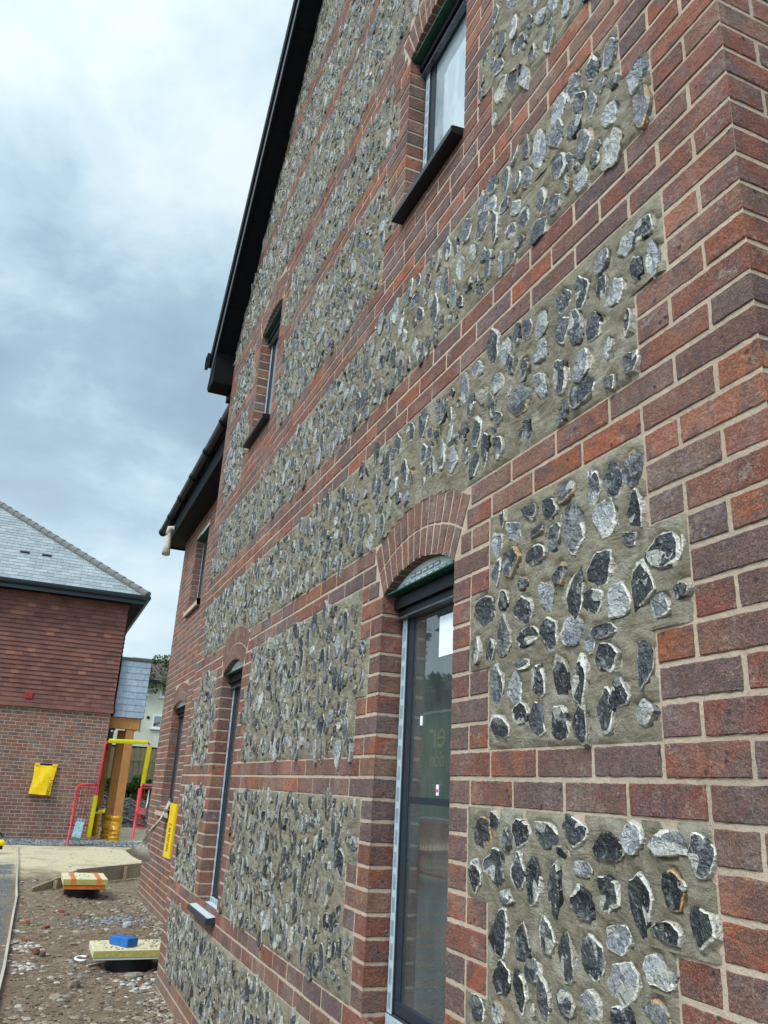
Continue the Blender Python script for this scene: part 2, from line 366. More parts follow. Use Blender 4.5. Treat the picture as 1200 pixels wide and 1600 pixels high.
# ------------------------------------------------------------------ bricks
PAL = [((0.290, 0.088, 0.055), 30), ((0.370, 0.125, 0.070), 16), ((0.205, 0.112, 0.090), 24), ((0.155, 0.108, 0.104), 18),
       ((0.450, 0.125, 0.052), 15), ((0.290, 0.145, 0.098), 14), ((0.105, 0.086, 0.096), 8), ((0.225, 0.068, 0.052), 15)]
PW = np.array([w for _, w in PAL], float); PW /= PW.sum()
def brick_col():
    c = PAL[rng.choice(len(PAL), p=PW)][0]; k = rng.uniform(.78, 1.16)
    return (c[0]*k, c[1]*k*rng.uniform(.95, 1.06), c[2]*k*rng.uniform(.93, 1.08), float(rng.random()))
def wallmap(X=0.0): return lambda a, b, d: (X - d, a, b)
J = 0.0056
CCOL = {}
def ccol(*k):
    if k not in CCOL: CCOL[k] = brick_col()
    return CCOL[k]
def brick(mb, fm, a0, a1, b0, b1, near, col=None, depth=.014, mat=0, pts=None, wrap=0):
    """one brick face with worn edges; a along the wall, b up, d out of the wall"""
    col = col or brick_col()
    if pts is None:
        a0 += 0 if wrap == -1 else J + rng.uniform(-.0012, .0012); a1 -= 0 if wrap == 1 else J + rng.uniform(-.0012, .0012); b0 += J + rng.uniform(-.0010, .0010); b1 -= J + rng.uniform(-.0008, .0012)
        if a1 - a0 < .01: return
        P = lambda u, v: (a0 + (a1 - a0) * u, b0 + (b1 - b0) * v)
        La, Lb = a1 - a0, b1 - b0
    else:
        c = pts; La = Lb = .1
        P = lambda u, v: tuple((c[0][i]*(1-u)*(1-v) + c[1][i]*u*(1-v) + c[2][i]*u*v + c[3][i]*(1-u)*v) for i in (0, 1))
        La = math.dist(c[0], c[1]); Lb = math.dist(c[0], c[3])
    d0 = rng.uniform(-.0012, .0012)
    if near:
        nx = max(3, int(La / .015)); nz = max(3, int(Lb / .013)); e = .0026
    else:
        nx = nz = 1; e = .0026
    us = [0] + list(np.linspace(e/La, 1 - e/La, nx + 1)) + [1]; vs_ = [0] + list(np.linspace(e/Lb, 1 - e/Lb, nz + 1)) + [1]
    V = []; n_u, n_v = len(us), len(vs_)
    for j, v in enumerate(vs_):
        for i, u in enumerate(us):
            edge = (i in (0, n_u-1)) + (j in (0, n_v-1))
            a, b = P(u, v); arris = (wrap == -1 and i == 0) or (wrap == 1 and i == n_u-1)
            if arris: edge = 2 if j in (0, n_v-1) else 0
            jt = .0011 if near else .0004
            d = d0 - ((.0024 if near else .0018) if edge == 1 else .0042 if edge == 2 else 0) - (rng.uniform(.001, .0045) if edge and near and rng.random() < .14 else 0) + rng.uniform(-1, 1) * (.0005 if not edge else .0014 if near else .0004)
            if arris:
                kk = .0022 if edge else .0009; V.append((a + (kk if wrap == -1 else -kk), b, -kk)); continue
            if edge and near: a += rng.uniform(-1, 1) * jt * (1 if i in (0, n_u-1) else .3); b += rng.uniform(-1, 1) * jt
            V.append((a, b, d))
    F = []
    for j in range(n_v-1):
        for i in range(n_u-1):
            q = j*n_u+i; F.append((q, q+1, q+1+n_u, q+n_u))
    ring = [i for i in range(n_u)] + [j*n_u+n_u-1 for j in range(1, n_v)] + [(n_v-1)*n_u+i for i in range(n_u-2, -1, -1)] + [j*n_u for j in range(n_v-2, 0, -1)]
    b0_ = len(V)
    for r in ring: V.append((V[r][0], V[r][1], -depth))
    m = len(ring)
    for k in range(m):
        k2 = (k+1) % m; F.append((ring[k], b0_+k, b0_+k2, ring[k2]))
    mb.add([fm(*v) for v in V], F, mat, col, smooth=False)

W1 = (11.1, 16.4); W2 = (36.9, 42.3)
OPN = set(range(-11, 8)) | set(range(32, 45))
GFM = wallmap(0)
def row(mb, fm, k, s0, s1, first, near_s=2.6, cols=None, mode='S'):
    """a course of bricks between s0 and s1 (half-brick units); first = length of the first brick"""
    s = s0; L = first; i = 0
    while s < s1 - .2:
        e = s + L
        if s1 - e < .55: e = s1
        wr = 0; cl = None
        if fm is GFM and k > -22:
            if s == 0: wr = -1; cl = ccol('c', k)
            elif k in OPN and any(abs(e - q[0]) < .01 for q in (W1, W2)): wr = 1; cl = ccol(e, k)
            elif k in OPN and any(abs(s - q[1]) < .01 for q in (W1, W2)): wr = -1; cl = ccol(s, k)
        brick(mb, fm, s*U, e*U, k*CO, (k+1)*CO, (s*U < near_s), cl, wrap=wr)
        s = e; L = 2 if mode == 'S' else (1 if L == 2 else 2)

# levels and panels of the flint gable wall, all in courses (z) and half bricks (s)
W1 = (11.1, 16.4); W2 = (36.9, 42.3); END = 52.7; GK = 10.5
def gable_z(y): return min(GK - 1.13 * y, GK - 1.13 * (END * U - y))
BANDS = [(-13, -11), (-2, 0), (9, 11), (17, 20), (26, 29), (38, 40), (46, 49), (58, 60), (68, 71)]
TOPZ = 98
def corner_w(k):       # width of the corner quoin at course k
    for a, b, w in ((-11, -8, 2), (-8, -5, 3), (-5, -2, 2), (0, 3, 3), (3, 6, 2), (6, 9, 3), (11, 14, 3), (14, 17, 2), (20, 23, 2), (23, 26, 3), (29, 32, 3), (32, 35, 2), (35, 38, 3), (40, 43, 2), (43, 46, 3), (49, 52, 3), (52, 55, 2), (55, 58, 3), (-19, -16, 3), (-16, -13, 2)):
        if a <= k < b: return w
    return 2 + ((k // 3) % 2)
def jamb_w(k):         # width of the window quoin
    for a, b, w in ((-11, -8, 1), (-8, -5, 2), (-5, -2, 1), (0, 3, 2), (3, 6, 1), (6, 9, 2), (29, 32, 2), (32, 35, 1), (35, 38, 2), (40, 43, 1), (43, 46, 2)):
        if a <= k < b: return w
    return 0
def far_w(k): return {3: 2.7, 2: 1.7}[corner_w(k)] if k < 100 else 2
def in_band(k): return any(a <= k < b for a, b in BANDS)
def openings(k):       # window openings met by course k (lower row, upper row)
    r = []
    for (a, b) in (W1, W2):
        if -11.5 <= k < 8 or 32 <= k < 45: r.append((a, b))
    return r
SPR = (8, 45)
RI = .598; HALF = (W1[1] - W1[0]) / 2 * U * 1.0
def arch_geo(cs, spring, half):
    rise = .075; r = (half*half + rise*rise) / (2*rise); cz = spring*CO + rise - r; return r, cz
def arch_halfwidth(z, cs, spring, half, ext):   # half width (m) of the arch body at height z, or 0
    r, cz = arch_geo(cs, spring, half); ro = r + ext; ang = math.asin(half / r)
    if z < spring*CO: return 0
    if z > cz + ro: return 0
    w = math.sqrt(max(0, ro*ro - (z - cz)**2)); lim = (z - cz) * math.tan(ang)
    return min(w, lim)

root = thing('flint_house', 'red brick house with knapped flint panels filling the right of the view', 'house')
def gable_brickwork():
    mb = MB(); fm = GFM
    for k in range(-22, TOPZ):
        zt = (k + 1) * CO
        # how far the row reaches before the roof slope cuts it
        lo = 0.0; hi = END
        if zt > gable_z(0.0) : lo = max(0, (zt - (GK - 1.13*END*U)) / 1.13 / U)
        if zt > gable_z(END*U): hi = min(END, (GK - zt) / 1.13 / U)
        if hi - lo < 2: break
        ops = openings(k); segs = []
        arches = []
        for sp in SPR:
            for (a, b) in (W1, W2):
                cs = (a+b)/2*U; half = (b-a)/2*U
                hw = max(arch_halfwidth(z_, cs, sp, half, .219) for z_ in (k*CO+.004, (k+.5)*CO, (k+1)*CO-.004))
                if hw > 0: arches.append((cs/U - hw/U, cs/U + hw/U))
        cuts = sorted(ops + arches)
        cuts = [c for c in cuts if c[0] < hi and c[1] > lo]
        if in_band(k) or k < -19:
            e0 = lo; first = (1 if k % 2 else 2)
            for (a, b) in cuts + [(hi, hi)]:
                if a - e0 > .3:
                    fr = first if e0 == 0 else (1.3 if (k % 2) else 2.2)
                    row(mb, fm, k, e0, a, fr)
                e0 = b
        else:
            if k < 47 and lo == 0:
                w = corner_w(k)
                pieces = [2] if (w == 2 and k % 2 == 0) else [1, 1] if w == 2 else [2, 1] if k % 2 == 0 else [1, 2]
                s = 0
                for p in pieces: brick(mb, fm, s*U, (s+p)*U, k*CO, (k+1)*CO, True, ccol('c', k) if s == 0 else None, wrap=-1 if s == 0 else 0); s += p
                w = far_w(k); s = hi
                for p in ([w] if k % 2 else [1, w - 1]): brick(mb, fm, (s-p)*U, s*U, k*CO, (k+1)*CO, False); s -= p
            jw = jamb_w(k)
            if jw and ops:
                for (a, b) in ops:
                    for sgn, e in ((-1, a), (1, b)):
                        ps = [1] if jw == 1 else ([2] if k % 2 else [1, 1]); s = e
                        for p in ps:
                            x0, x1 = sorted((s, s + sgn*p)); brick(mb, fm, x0*U, x1*U, k*CO, (k+1)*CO, x0 < 23, ccol(e, k) if s == e else None, wrap=-sgn if s == e else 0); s += sgn*p
            elif 29 <= k < 32:                                   # below the upper windows
                for (a, b) in (W1, W2): row(mb, fm, k, a - jw, b + jw, 1 if k % 2 else 2)
            elif 8 <= k < 9 or 45 <= k < 46:                     # beside the arch springing
                for (a, b) in (W1, W2):
                    cc = [c for c in arches if c[0] < (a+b)/2 < c[1]][0]
                    row(mb, fm, k, a - 2, cc[0], 1 if k % 2 == 0 else 2); row(mb, fm, k, cc[1], b + 2, 1 if k % 2 == 0 else 2)
    o = mb.build('brick_wall', [M['brick']], root)
    return o
gable_brickwork()

def opening_holes(): return [(a*U, b*U, z0*CO, z1*CO) for (a, b) in (W1, W2) for z0, z1 in ((-11.5, 8), (32, 45))]
def mortar_sheet():
    """the bedding mortar just behind the brick faces, pierced by the windows, with reveals"""
    mb = MB(); d = -.0029
    ys = sorted({0.0, END*U, *[h[i] for h in opening_holes() for i in (0, 1)]})
    fm = wallmap(0)
    def quad(a0, a1, b0, b1): mb.add([fm(a0, b0, d), fm(a1, b0, d), fm(a1, b1, d), fm(a0, b1, d)], [(0, 1, 2, 3)])
    half = None
    for i in range(len(ys)-1):
        y0, y1 = ys[i], ys[i+1]; hs = [h for h in opening_holes() if abs(h[0]-y0) < 1e-6]
        z = -22*CO
        for h in sorted(hs, key=lambda q: q[2]):
            quad(y0, y1, z, h[2])
            cs = (y0+y1)/2; hf = (y1-y0)/2; r, cz = arch_geo(cs, h[3]/CO, hf); n = 14; top = h[3] + .075 + .004
            for j in range(n):                                        # sheet above the arched head
                p = [cs - hf + 2*hf*t/n for t in (j, j+1)]
                zz = [cz + math.sqrt(r*r - (q-cs)**2) for q in p]
                mb.add([fm(p[0], zz[0], d), fm(p[1], zz[1], d), fm(p[1], top, d), fm(p[0], top, d)], [(0, 1, 2, 3)])
            z = top
        n = 12
        for j in range(n):
            q0, q1 = y0 + (y1-y0)*j/n, y0 + (y1-y0)*(j+1)/n
            if gable_z(q0) > z or gable_z(q1) > z: mb.add([fm(q0, z, d), fm(q1, z, d), fm(q1, max(z, gable_z(q1)+.03), d), fm(q0, max(z, gable_z(q0)+.03), d)], [(0, 1, 2, 3)])
    return mb.build('mortar_joints', [M['mortar']], root)
mortar_sheet()

def return_face():
    """the street face of the corner, at right angles to the flint gable"""
    mb = MB(); fm = lambda a, b, d: (a, -d, b)
    for k in range(-22, 60):
        s = 0; L = 1 if k % 2 == 0 else 2
        while s < 26:
            brick(mb, fm, s*U, (s+L)*U, k*CO, (k+1)*CO, s < 4, ccol('c', k) if s == 0 else None, wrap=-1 if s == 0 else 0); s += L; L = 2
    o = mb.build('street_brick_wall', [M['brick']], root)
    m = MB(); d = -.0029
    m.add([(0.0029, -d, -22*CO), (3, -d, -22*CO), (3, -d, 60*CO), (0.0052, -d, 60*CO)], [(0, 1, 2, 3)])
    m.build('street_mortar_joints', [M['mortar']], root)
return_face()

def arches():
    for (a, b) in (W1, W2):
        for sp in SPR:
            mb = MB(); fm = wallmap(0); cs = (a+b)/2*U; half = (b-a)/2*U; r, cz = arch_geo(cs, sp, half)
            ang = math.asin(half/r); n = 13 if sp == 8 else 13
            near = a < 20
            r_mid = r + .1075
            def P(th, rr): return (cs + rr*math.sin(th), cz + rr*math.cos(th))
            for ri, ro in ((r + .001, r + .104), (r + .111, r + .217)):
                for i in range(n):
                    t0 = -ang + 2*ang*i/n; t1 = -ang + 2*ang*(i+1)/n; g = .0042/((ri+ro)/2); t0 += g; t1 -= g
                    c = [(0.215, 0.11, 0.085), (0.25, 0.12, 0.09), (0.20, 0.115, 0.095), (0.27, 0.13, 0.085)][rng.integers(4)] + (float(rng.random()),)
                    brick(mb, fm, 0, 0, 0, 0, near, c, .016, 0, [P(t0, ri), P(t1, ri), P(t1, ro), P(t0, ro)])
            # underside of the arch
            for i in range(n):
                t0 = -ang + 2*ang*i/n + .006; t1 = -ang + 2*ang*(i+1)/n - .006
                p0, p1 = P(t0, r), P(t1, r)
                mb.add([(0.004, p0[0], p0[1]), (0.004, p1[0], p1[1]), (.105, p1[0], p1[1]), (.105, p0[0], p0[1])], [(0, 1, 2, 3)], 0, (0.2, 0.11, 0.085, float(rng.random())))
            V = []; F = []
            m_ = 24
            for i in range(m_+1):
                th = -ang + 2*ang*i/m_; p, q = P(th, r + .0015), P(th, r + .2155); V += [(.0045, p[0], p[1]), (.0045, q[0], q[1]), (.105, p[0], p[1])]
            for i in range(m_): F += [(3*i, 3*i+3, 3*i+4, 3*i+1), (3*i, 3*i+3, 3*i+5, 3*i+2)]
            mb.add(V, F, 1)
            mb.build('brick_arch', [M['brick'], M['mortar']], root)
arches()

def reveals():
    for (a, b) in (W1, W2):
        for z0, z1 in ((-12, 8), (32, 45)):
            for y, sg in ((a*U, 1), (b*U, -1)):
                mb = MB()
                fm = lambda p, q, d, y=y, sg=sg: (p, y + sg*d, q)
                for k in range(z0, z1): brick(mb, fm, .0, .112, k*CO, (k+1)*CO, a < 20, ccol(y/U if abs(y/U - round(y/U, 1)) > 1e-6 else round(y/U, 1), k), wrap=-1)
                mb.add([(.0035, y - sg*.003, z0*CO), (.13, y - sg*.003, z0*CO), (.13, y - sg*.003, z1*CO), (.0035, y - sg*.003, z1*CO)], [(0, 1, 2, 3)], 1)
                mb.build('window_reveal', [M['brick'], M['mortar']], root)
reveals()

# ------------------------------------------------------------------ flint panels
FL = {'D': ((.012, .013, .017), (.023, .024, .029), (.046, .047, .050)), 'G': ((.074, .076, .082), (.135, .134, .132), (.034, .036, .041)), 'T': ((.34, .29, .21), (.26, .22, .165), (.42, .38, .30)), 'L': ((.34, .35, .355), (.20, .21, .225), (.46, .45, .41))}
def flint(mb, y, z, w, h, kind, X=0.0, lean=None, hi=False):
    """one knapped flint set in the mortar: a buried outline, a thin pale cortex rim and a faceted glassy face"""
    n = 22 if hi else 10
    lean = rng.normal(0, .28) if lean is None else lean
    ca, sa = math.cos(lean), math.sin(lean); al = float(rng.random()); ang = np.arange(n)*2*math.pi/n
    m_ = int(rng.integers(5, 10)); pa = np.sort((np.arange(m_) + rng.uniform(-.38, .38, m_))*2*math.pi/m_); pr_ = rng.uniform(.66, 1.22, m_)
    if rng.random() < .35: pr_[rng.integers(m_)] = rng.uniform(1.2, 1.42)
    px_, py_ = pr_*np.cos(pa), pr_*np.sin(pa); rad = np.ones(n)
    for i in range(n):                                   # angular shard outline
        dx, dy = math.cos(ang[i]), math.sin(ang[i])
        for q in range(m_):
            x1, y1, x2, y2 = px_[q], py_[q], px_[(q+1) % m_], py_[(q+1) % m_]; den = dx*(y2-y1) - dy*(x2-x1)
            if abs(den) < 1e-9: continue
            tt = (x1*(y2-y1) - y1*(x2-x1))/den; uu = (x1*dy - y1*dx)/den
            if tt > 0 and -1e-6 <= uu <= 1+1e-6: rad[i] = tt; break
    rad = rad*(1 + rng.uniform(-.06, .06, n)); rad = rad/rad.mean()*(.97 if hi else .93)
    def pos(u, v, d): return (X - d, y + (u*ca - v*sa)*w/2, z + (u*sa + v*ca)*h/2)
    out = rng.uniform(.0055, .0115) if w > .035 else rng.uniform(.0045, .008)
    if not hi: out *= 1.15
    tilt = rng.normal(0, .30, 2); V = []
    cu, cv = rng.uniform(-.25, .25, 2); con = rng.uniform(-.75, .55)     # hollow or domed fracture face
    th_ = rng.uniform(0, 6.28); wid = rng.uniform(.04, .40) if rng.random() < .7 else .02
    innr = [.955 - wid*max(0, math.cos(a_ - th_))**2 - rng.uniform(.01, .07) for a_ in ang]
    lev = [(1.07, -.010, 0), (1.0, out*.75, 1), (1.0, out, 1), (.55, out*(1 + con*.45), 2), (.18, out*(1 + con*.8), 2)]
    for li, (sc, d, m) in enumerate(lev):
        for i in range(n):
            if li == 2: sc = innr[i]
            q = (rad[i]*(1 if li < 3 else .5) + (0 if li < 3 else .5)) * sc * (1 + (rng.uniform(-.03, .03) if li > 2 else 0))
            u, v = q*math.cos(ang[i]) + (cu*m/2), q*math.sin(ang[i]) + (cv*m/2)
            V.append(pos(u, v, d + ((tilt[0]*u + tilt[1]*v)*.010 + rng.uniform(-.0009, .0009) if li else 0)))
    body = FL[kind]; rim = (.66, .62, .52) if rng.random() < .78 else (.40, .36, .28)
    if rng.random() < .07: rim = (.42, .27, .13)
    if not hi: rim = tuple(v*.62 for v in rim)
    sec = int(rng.integers(2, 4)); cut = np.sort(rng.integers(0, n, sec)); tone = [body[rng.integers(3)] for _ in range(sec+1)]
    tone = [vary(k, .8, 1.2) for k in tone]
    patch = rng.integers(n); pl = rng.integers(2, max(3, n//3)) if rng.random() < .3 else 0
    rimgap = rng.integers(n); rg = rng.integers(0, max(1, n//2))
    for r_ in range(4):
        F = []; Cc = []
        for i in range(n):
            j = (i+1) % n; F.append((r_*n+i, r_*n+j, (r_+1)*n+j, (r_+1)*n+i)); k = tone[int(np.searchsorted(cut, i))]
            bare = (i - rimgap) % n < rg
            if r_ == 0: c = tuple(v*.8 for v in rim) if not bare else body[1]
            elif r_ == 1: c = vary(rim, .85, 1.15) if not bare else k
            else: c = k
            if r_ >= 2 and (i - patch) % n < pl: c = (.40, .385, .33)
            Cc.append(tuple(c) + (al,))
        if r_ == 3: F.append(tuple(4*n + i for i in range(n))); Cc.append(tuple(tone[0]) + (al,))
        mb.add(V, F, 1, Cc, r_ >= 3) if r_ == 0 else _more(mb, len(V), F, Cc, False)
def _more(mb, nv, F, Cc, sm):
    b = len(mb.v) - nv
    for f, c in zip(F, Cc): mb.f.append(tuple(b+j for j in f)); mb.m.append(1); mb.sm.append(sm); mb.c.append(c)
# the near flints, read off the photograph one by one: crop x, crop y, width, height, tone
FA = "690,320,75,140,G 612,355,75,140,D 545,385,45,150,G 440,405,80,80,G 380,468,65,80,D 308,480,45,65,D 245,550,55,75,L 185,590,42,90,L 330,550,55,42,D 395,575,50,115,G 470,540,82,195,G 585,510,105,140,L 700,470,75,125,D 685,580,50,55,D 803,625,140,150,D 572,690,115,125,D 235,660,75,110,D 320,640,80,80,D 178,695,40,105,G 420,705,45,80,D 278,745,45,50,D 365,790,65,130,L 475,780,78,180,D 720,745,100,190,D 870,765,65,75,G 795,830,85,100,L 640,820,90,125,L 540,810,75,110,D 135,845,90,115,G 205,810,45,75,D 285,845,75,105,D 295,945,90,70,D 205,955,65,140,G 103,990,35,105,G 157,995,46,80,D 375,940,76,115,D 468,920,90,110,L 580,920,90,65,D 278,1050,50,45,G 335,1100,50,130,D 420,1095,80,160,D 498,1090,60,175,D 600,1030,100,105,D 730,1035,65,180,D 638,1150,90,105,D 185,1130,50,135,G 245,1145,65,110,L 268,1230,80,80,D 195,1290,65,105,G 335,1250,50,130,G 415,1265,80,140,D 495,1260,70,140,D 590,1240,75,170,D 735,1225,90,90,L"
FB = "125,360,70,125,D 172,315,35,70,D 215,390,40,95,G 273,350,65,105,D 365,365,105,105,G 480,365,75,120,D 585,425,125,115,D 693,380,80,125,L 820,400,145,120,L 950,460,96,170,D 103,520,45,110,D 175,485,78,135,G 262,500,45,150,G 320,550,62,180,D 395,560,65,180,D 495,500,75,70,L 600,590,95,145,D 720,620,88,235,D 843,575,105,150,D 208,605,55,60,L 500,640,90,140,D 825,740,110,90,D 955,730,92,180,D 195,745,75,170,D 270,770,70,150,D 365,760,60,150,G 440,825,75,195,G 540,840,90,185,D 640,760,105,110,L 655,920,130,165,L 775,880,105,130,L 195,905,70,135,D 260,945,55,160,D 320,880,56,90,G 360,990,45,165,G 105,1030,60,110,G 185,1030,50,90,L 440,1010,60,110,G 530,1010,80,130,L 650,1060,90,100,D 785,1040,95,90,G"
FC = "738,850,85,85,D 665,925,75,75,L 765,965,50,130,L 703,1010,50,100,D 575,980,60,85,G 625,1090,72,112,L 570,1075,55,88,D 500,1090,50,120,D 430,1125,50,90,D 345,1210,55,110,L 428,1235,48,120,D 483,1220,50,140,D 548,1220,60,100,D 670,1205,50,110,D 295,1245,35,75,G 600,1305,50,85,L 505,1360,70,105,L 680,1365,55,105,D 350,1320,50,80,L 287,1380,40,80,D 215,1310,50,100,L 425,1420,62,130,D 605,1430,50,60,D 500,1470,90,110,D 350,1450,45,95,L 270,1505,88,108,G 235,1370,32,70,D 110,1385,40,60,L 185,1430,45,80,L 600,205,55,130,G 543,250,50,85,D 475,325,50,105,G 570,310,36,66,G 620,305,40,50,G 710,275,70,110,L 720,395,78,185,G 605,430,60,95,L 410,400,60,110,L 495,375,46,75,D 535,395,36,86,G 470,480,55,75,D 405,510,52,96,G 510,525,65,100,G 610,550,88,140,L 340,560,50,155,L 290,560,40,90,G 410,620,66,106,G 500,680,60,70,L 445,690,36,80,G 350,745,45,85,G 295,665,35,80,G 250,780,40,60,L 215,675,42,92,G 260,680,36,70,G 125,770,45,70,G 165,700,38,66,G 165,765,35,60,L 210,765,38,56,G 340,860,60,85,D 125,850,45,105,G 235,865,40,60,G 285,810,35,76,G 65,860,40,100,G"
NEAR = []
for txt, ox, oy in ((FA, 700, 600), (FB, 700, 1150), (FC, 700, 0)):
    for it in txt.split():
        a, b, w, h, kd = it.split(','); a, b, w, h = (float(v)/2.4 for v in (a, b, w, h))
        c = atx(ox+a, oy+b, -.008); l = atx(ox+a-w/2, oy+b, -.008); r = atx(ox+a+w/2, oy+b, -.008); t_ = atx(ox+a, oy+b-h/2, -.008); u_ = atx(ox+a, oy+b+h/2, -.008)
        NEAR.append((c.y, c.z, abs(l.y-r.y)*.97, abs(t_.z-u_.z)*1.0, kd))
def poly_rects(z0, z1, left, right):
    """a panel as a stack of three-course steps; left/right give its edges (s) at course k"""
    return [(k, right(k), left(k)) for k in range(z0, z1)]
def panel(rows, label=None, gable=False, holes=()):
    """rows: (course, s near, s far). Mortar grid with relief, and the flints in it."""
    mb = MB(); fl = []
    zlo, zhi = rows[0][0]*CO, (rows[-1][0]+1)*CO
    smin = min(r[1] for r in rows)*U
    rowd = {r[0]: r for r in rows}
    def inside(y, z, m=0.0):
        k = math.floor(z/CO + 1e-9)
        if k not in rowd: return False
        if not (rowd[k][1]*U + m <= y <= rowd[k][2]*U - m): return False
        for dz in (-m, m):
            k2 = math.floor((z+dz)/CO)
            if k2 not in rowd or not (rowd[k2][1]*U + m*.6 <= y <= rowd[k2][2]*U - m*.6): return False
        if gable and z + m > gable_z(y): return False
        for cs, sp, half in holes:
            if abs(y-cs) - m < arch_halfwidth(z - m, cs, sp, half, .219 + m) : return False
        return True
    # flints
    ymin, ymax = smin, max(r[2] for r in rows)*U
    for f in NEAR:
        if inside(f[0], f[1], .012): fl.append(f)
    area = sum((r[2]-r[1])*U*CO for r in rows); n_try = int(area*1300); got = list(fl)
    cell = {}
    def key(y, z): return (int(y/.12), int(z/.12))
    for f in got: cell.setdefault(key(f[0], f[1]), []).append(f)
    def near_zone(y, z): return (y < 1.14 and 0 <= z/CO <= 9) or (y < 1.14 and -11 < z/CO < -2 and z > -.66 and y > .2)
    for _ in range(n_try):
        y = rng.uniform(ymin, ymax); z = rng.uniform(zlo, zhi)
        big_ = _ < n_try*.6; w = rng.uniform(.034, .074) if big_ else rng.uniform(.018, .034); h = w*rng.uniform(1.0, 2.3)
        if h > .125: h = .125
        if not big_ and rng.random() < (.7 if y < 1.9 else .3): continue
        if near_zone(y, z) and big_: continue
        if not inside(y, z, .022): continue
        k = key(y, z); ok = True
        for i in (-1, 0, 1):
            for j in (-1, 0, 1):
                for g in cell.get((k[0]+i, k[1]+j), ()):
                    dy = (y-g[0])/((w+g[2])/2+.005); dz = (z-g[1])/((h+g[3])/2+.006)
                    if dy*dy+dz*dz < (.98 if y < 1.9 else .87): ok = False; break
                if not ok: break
            if not ok: break
        if ok:
            kd = 'DGLT'[rng.choice(4, p=(.44, .31, .19, .06))]; g = (y, z, w, h, kd); fl.append(g); cell.setdefault(k, []).append(g)
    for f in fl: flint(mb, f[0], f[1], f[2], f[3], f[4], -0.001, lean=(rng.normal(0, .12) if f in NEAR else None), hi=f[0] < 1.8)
    # mortar relief
    st = .0125 if smin < 2.2 else .0375
    FY = np.array([f[0] for f in fl] or [0]); FZ = np.array([f[1] for f in fl] or [0]); FW = np.array([max(.02, f[2]) for f in fl] or [.01]); FH = np.array([max(.02, f[3]) for f in fl] or [.01])
    for (k, s0, s1) in rows:
        ny = max(1, round((s1-s0)*U/st)); nz = max(2, round(CO/st)) if st < .02 else 2
        ys = np.linspace(s0*U, s1*U, ny+1); zs = np.linspace(k*CO, (k+1)*CO, nz+1)
        YY, ZZ = np.meshgrid(ys, zs)
        D = .0012*np.sin(YY*61 + 3*np.sin(ZZ*47)) + .0012*np.sin(ZZ*73 + 2.4*np.sin(YY*53))
        sel = (FZ > zs[0]-.09) & (FZ < zs[-1]+.09)
        lift = np.zeros_like(YY)
        for y_, z_, w_, h_ in zip(FY[sel], FZ[sel], FW[sel], FH[sel]):
            q = np.sqrt(((YY-y_)/(w_/2+.010))**2 + ((ZZ-z_)/(h_/2+.010))**2); lift = np.maximum(lift, np.where(q > .78, np.clip((1.45-q)/.6, 0, 1)**.8, 0)); inn = (q < .78); D = np.where(inn, -.006, D)
        D = D + lift*.0075
        de = np.minimum(YY - s0*U, s1*U - YY); D = np.where(de < .004, -.0035, D)
        if (k-1) not in rowd or rowd[k-1][1] > s0 + .1 or rowd[k-1][2] < s1 - .1: pass
        D[0] = np.where(np.full(ny+1, (k-1) not in rowd), -.003, D[0]); D[-1] = np.where(np.full(ny+1, (k+1) not in rowd), -.003, D[-1])
        V = [(-d - .0002, y, z) for d, y, z in zip(D.ravel(), YY.ravel(), ZZ.ravel())]; F = []
        for j in range(nz):
            for i in range(ny):
                yc, zc = (ys[i]+ys[i+1])/2, (zs[j]+zs[j+1])/2
                if gable and zc > gable_z(yc) + .03: continue
                if any(abs(yc-cs) < arch_halfwidth(zc, cs, sp, half, .216) for cs, sp, half in holes): continue
                if any(zc > sp*CO - .01 and zc < sp*CO+.08 and abs(yc-cs) < half for cs, sp, half in holes): continue
                q = j*(ny+1)+i; F.append((q, q+1, q+ny+2, q+ny+1))
        mb.add(V, F, 0, (1, 1, 1, 0), True)
    return mb.build('flint_panel', [M['fmortar'], M['flint']], root)
def panels():
    def R_(w, e): return lambda k: e
    near1 = lambda k: W1[0] - jamb_w(k); far1 = lambda k: W1[1] + jamb_w(k); near2 = lambda k: W2[0] - jamb_w(k); far2 = lambda k: W2[1] + jamb_w(k)
    endl = lambda k: END - far_w(k)
    for z0, z1 in ((-11, -2), (0, 9)):
        panel([(k, corner_w(k), near1(k)) for k in range(z0, z1)])
        panel([(k, far1(k), near2(k)) for k in range(z0, z1)])
        panel([(k, far2(k), endl(k)) for k in range(z0, z1)])
    panel([(k, corner_w(k), endl(k)) for k in range(-19, -13)])
    h1 = [((a+b)/2*U, 8, (b-a)/2*U) for a, b in (W1, W2)]; h2 = [((a+b)/2*U, 45, (b-a)/2*U) for a, b in (W1, W2)]
    panel([(k, corner_w(k), endl(k)) for k in range(11, 17)], holes=h1)
    panel([(k, corner_w(k), endl(k)) for k in range(20, 26)])
    for z0, z1 in ((29, 38), (40, 46)):
        panel([(k, corner_w(k), near1(k)) for k in range(z0, z1)], holes=h2)
        panel([(k, far1(k), near2(k)) for k in range(z0, z1)], holes=h2)
        panel([(k, far2(k), endl(k)) for k in range(z0, z1)], holes=h2)
    def gr(k):
        zt = (k+.5)*CO; lo = 0 if zt < GK - 1.13*END*U else (zt-(GK-1.13*END*U))/1.13/U; hi = END if zt < GK-1.13*END*U else (GK-zt)/1.13/U
        return (k, max(lo - .6, 0), min(hi + .6, END))
    panel([gr(k) for k in range(49, 58)], gable=True, holes=h2)
    panel([gr(k) for k in range(60, 68)], gable=True)
    panel([gr(k) for k in range(71, 92)], gable=True)
panels()

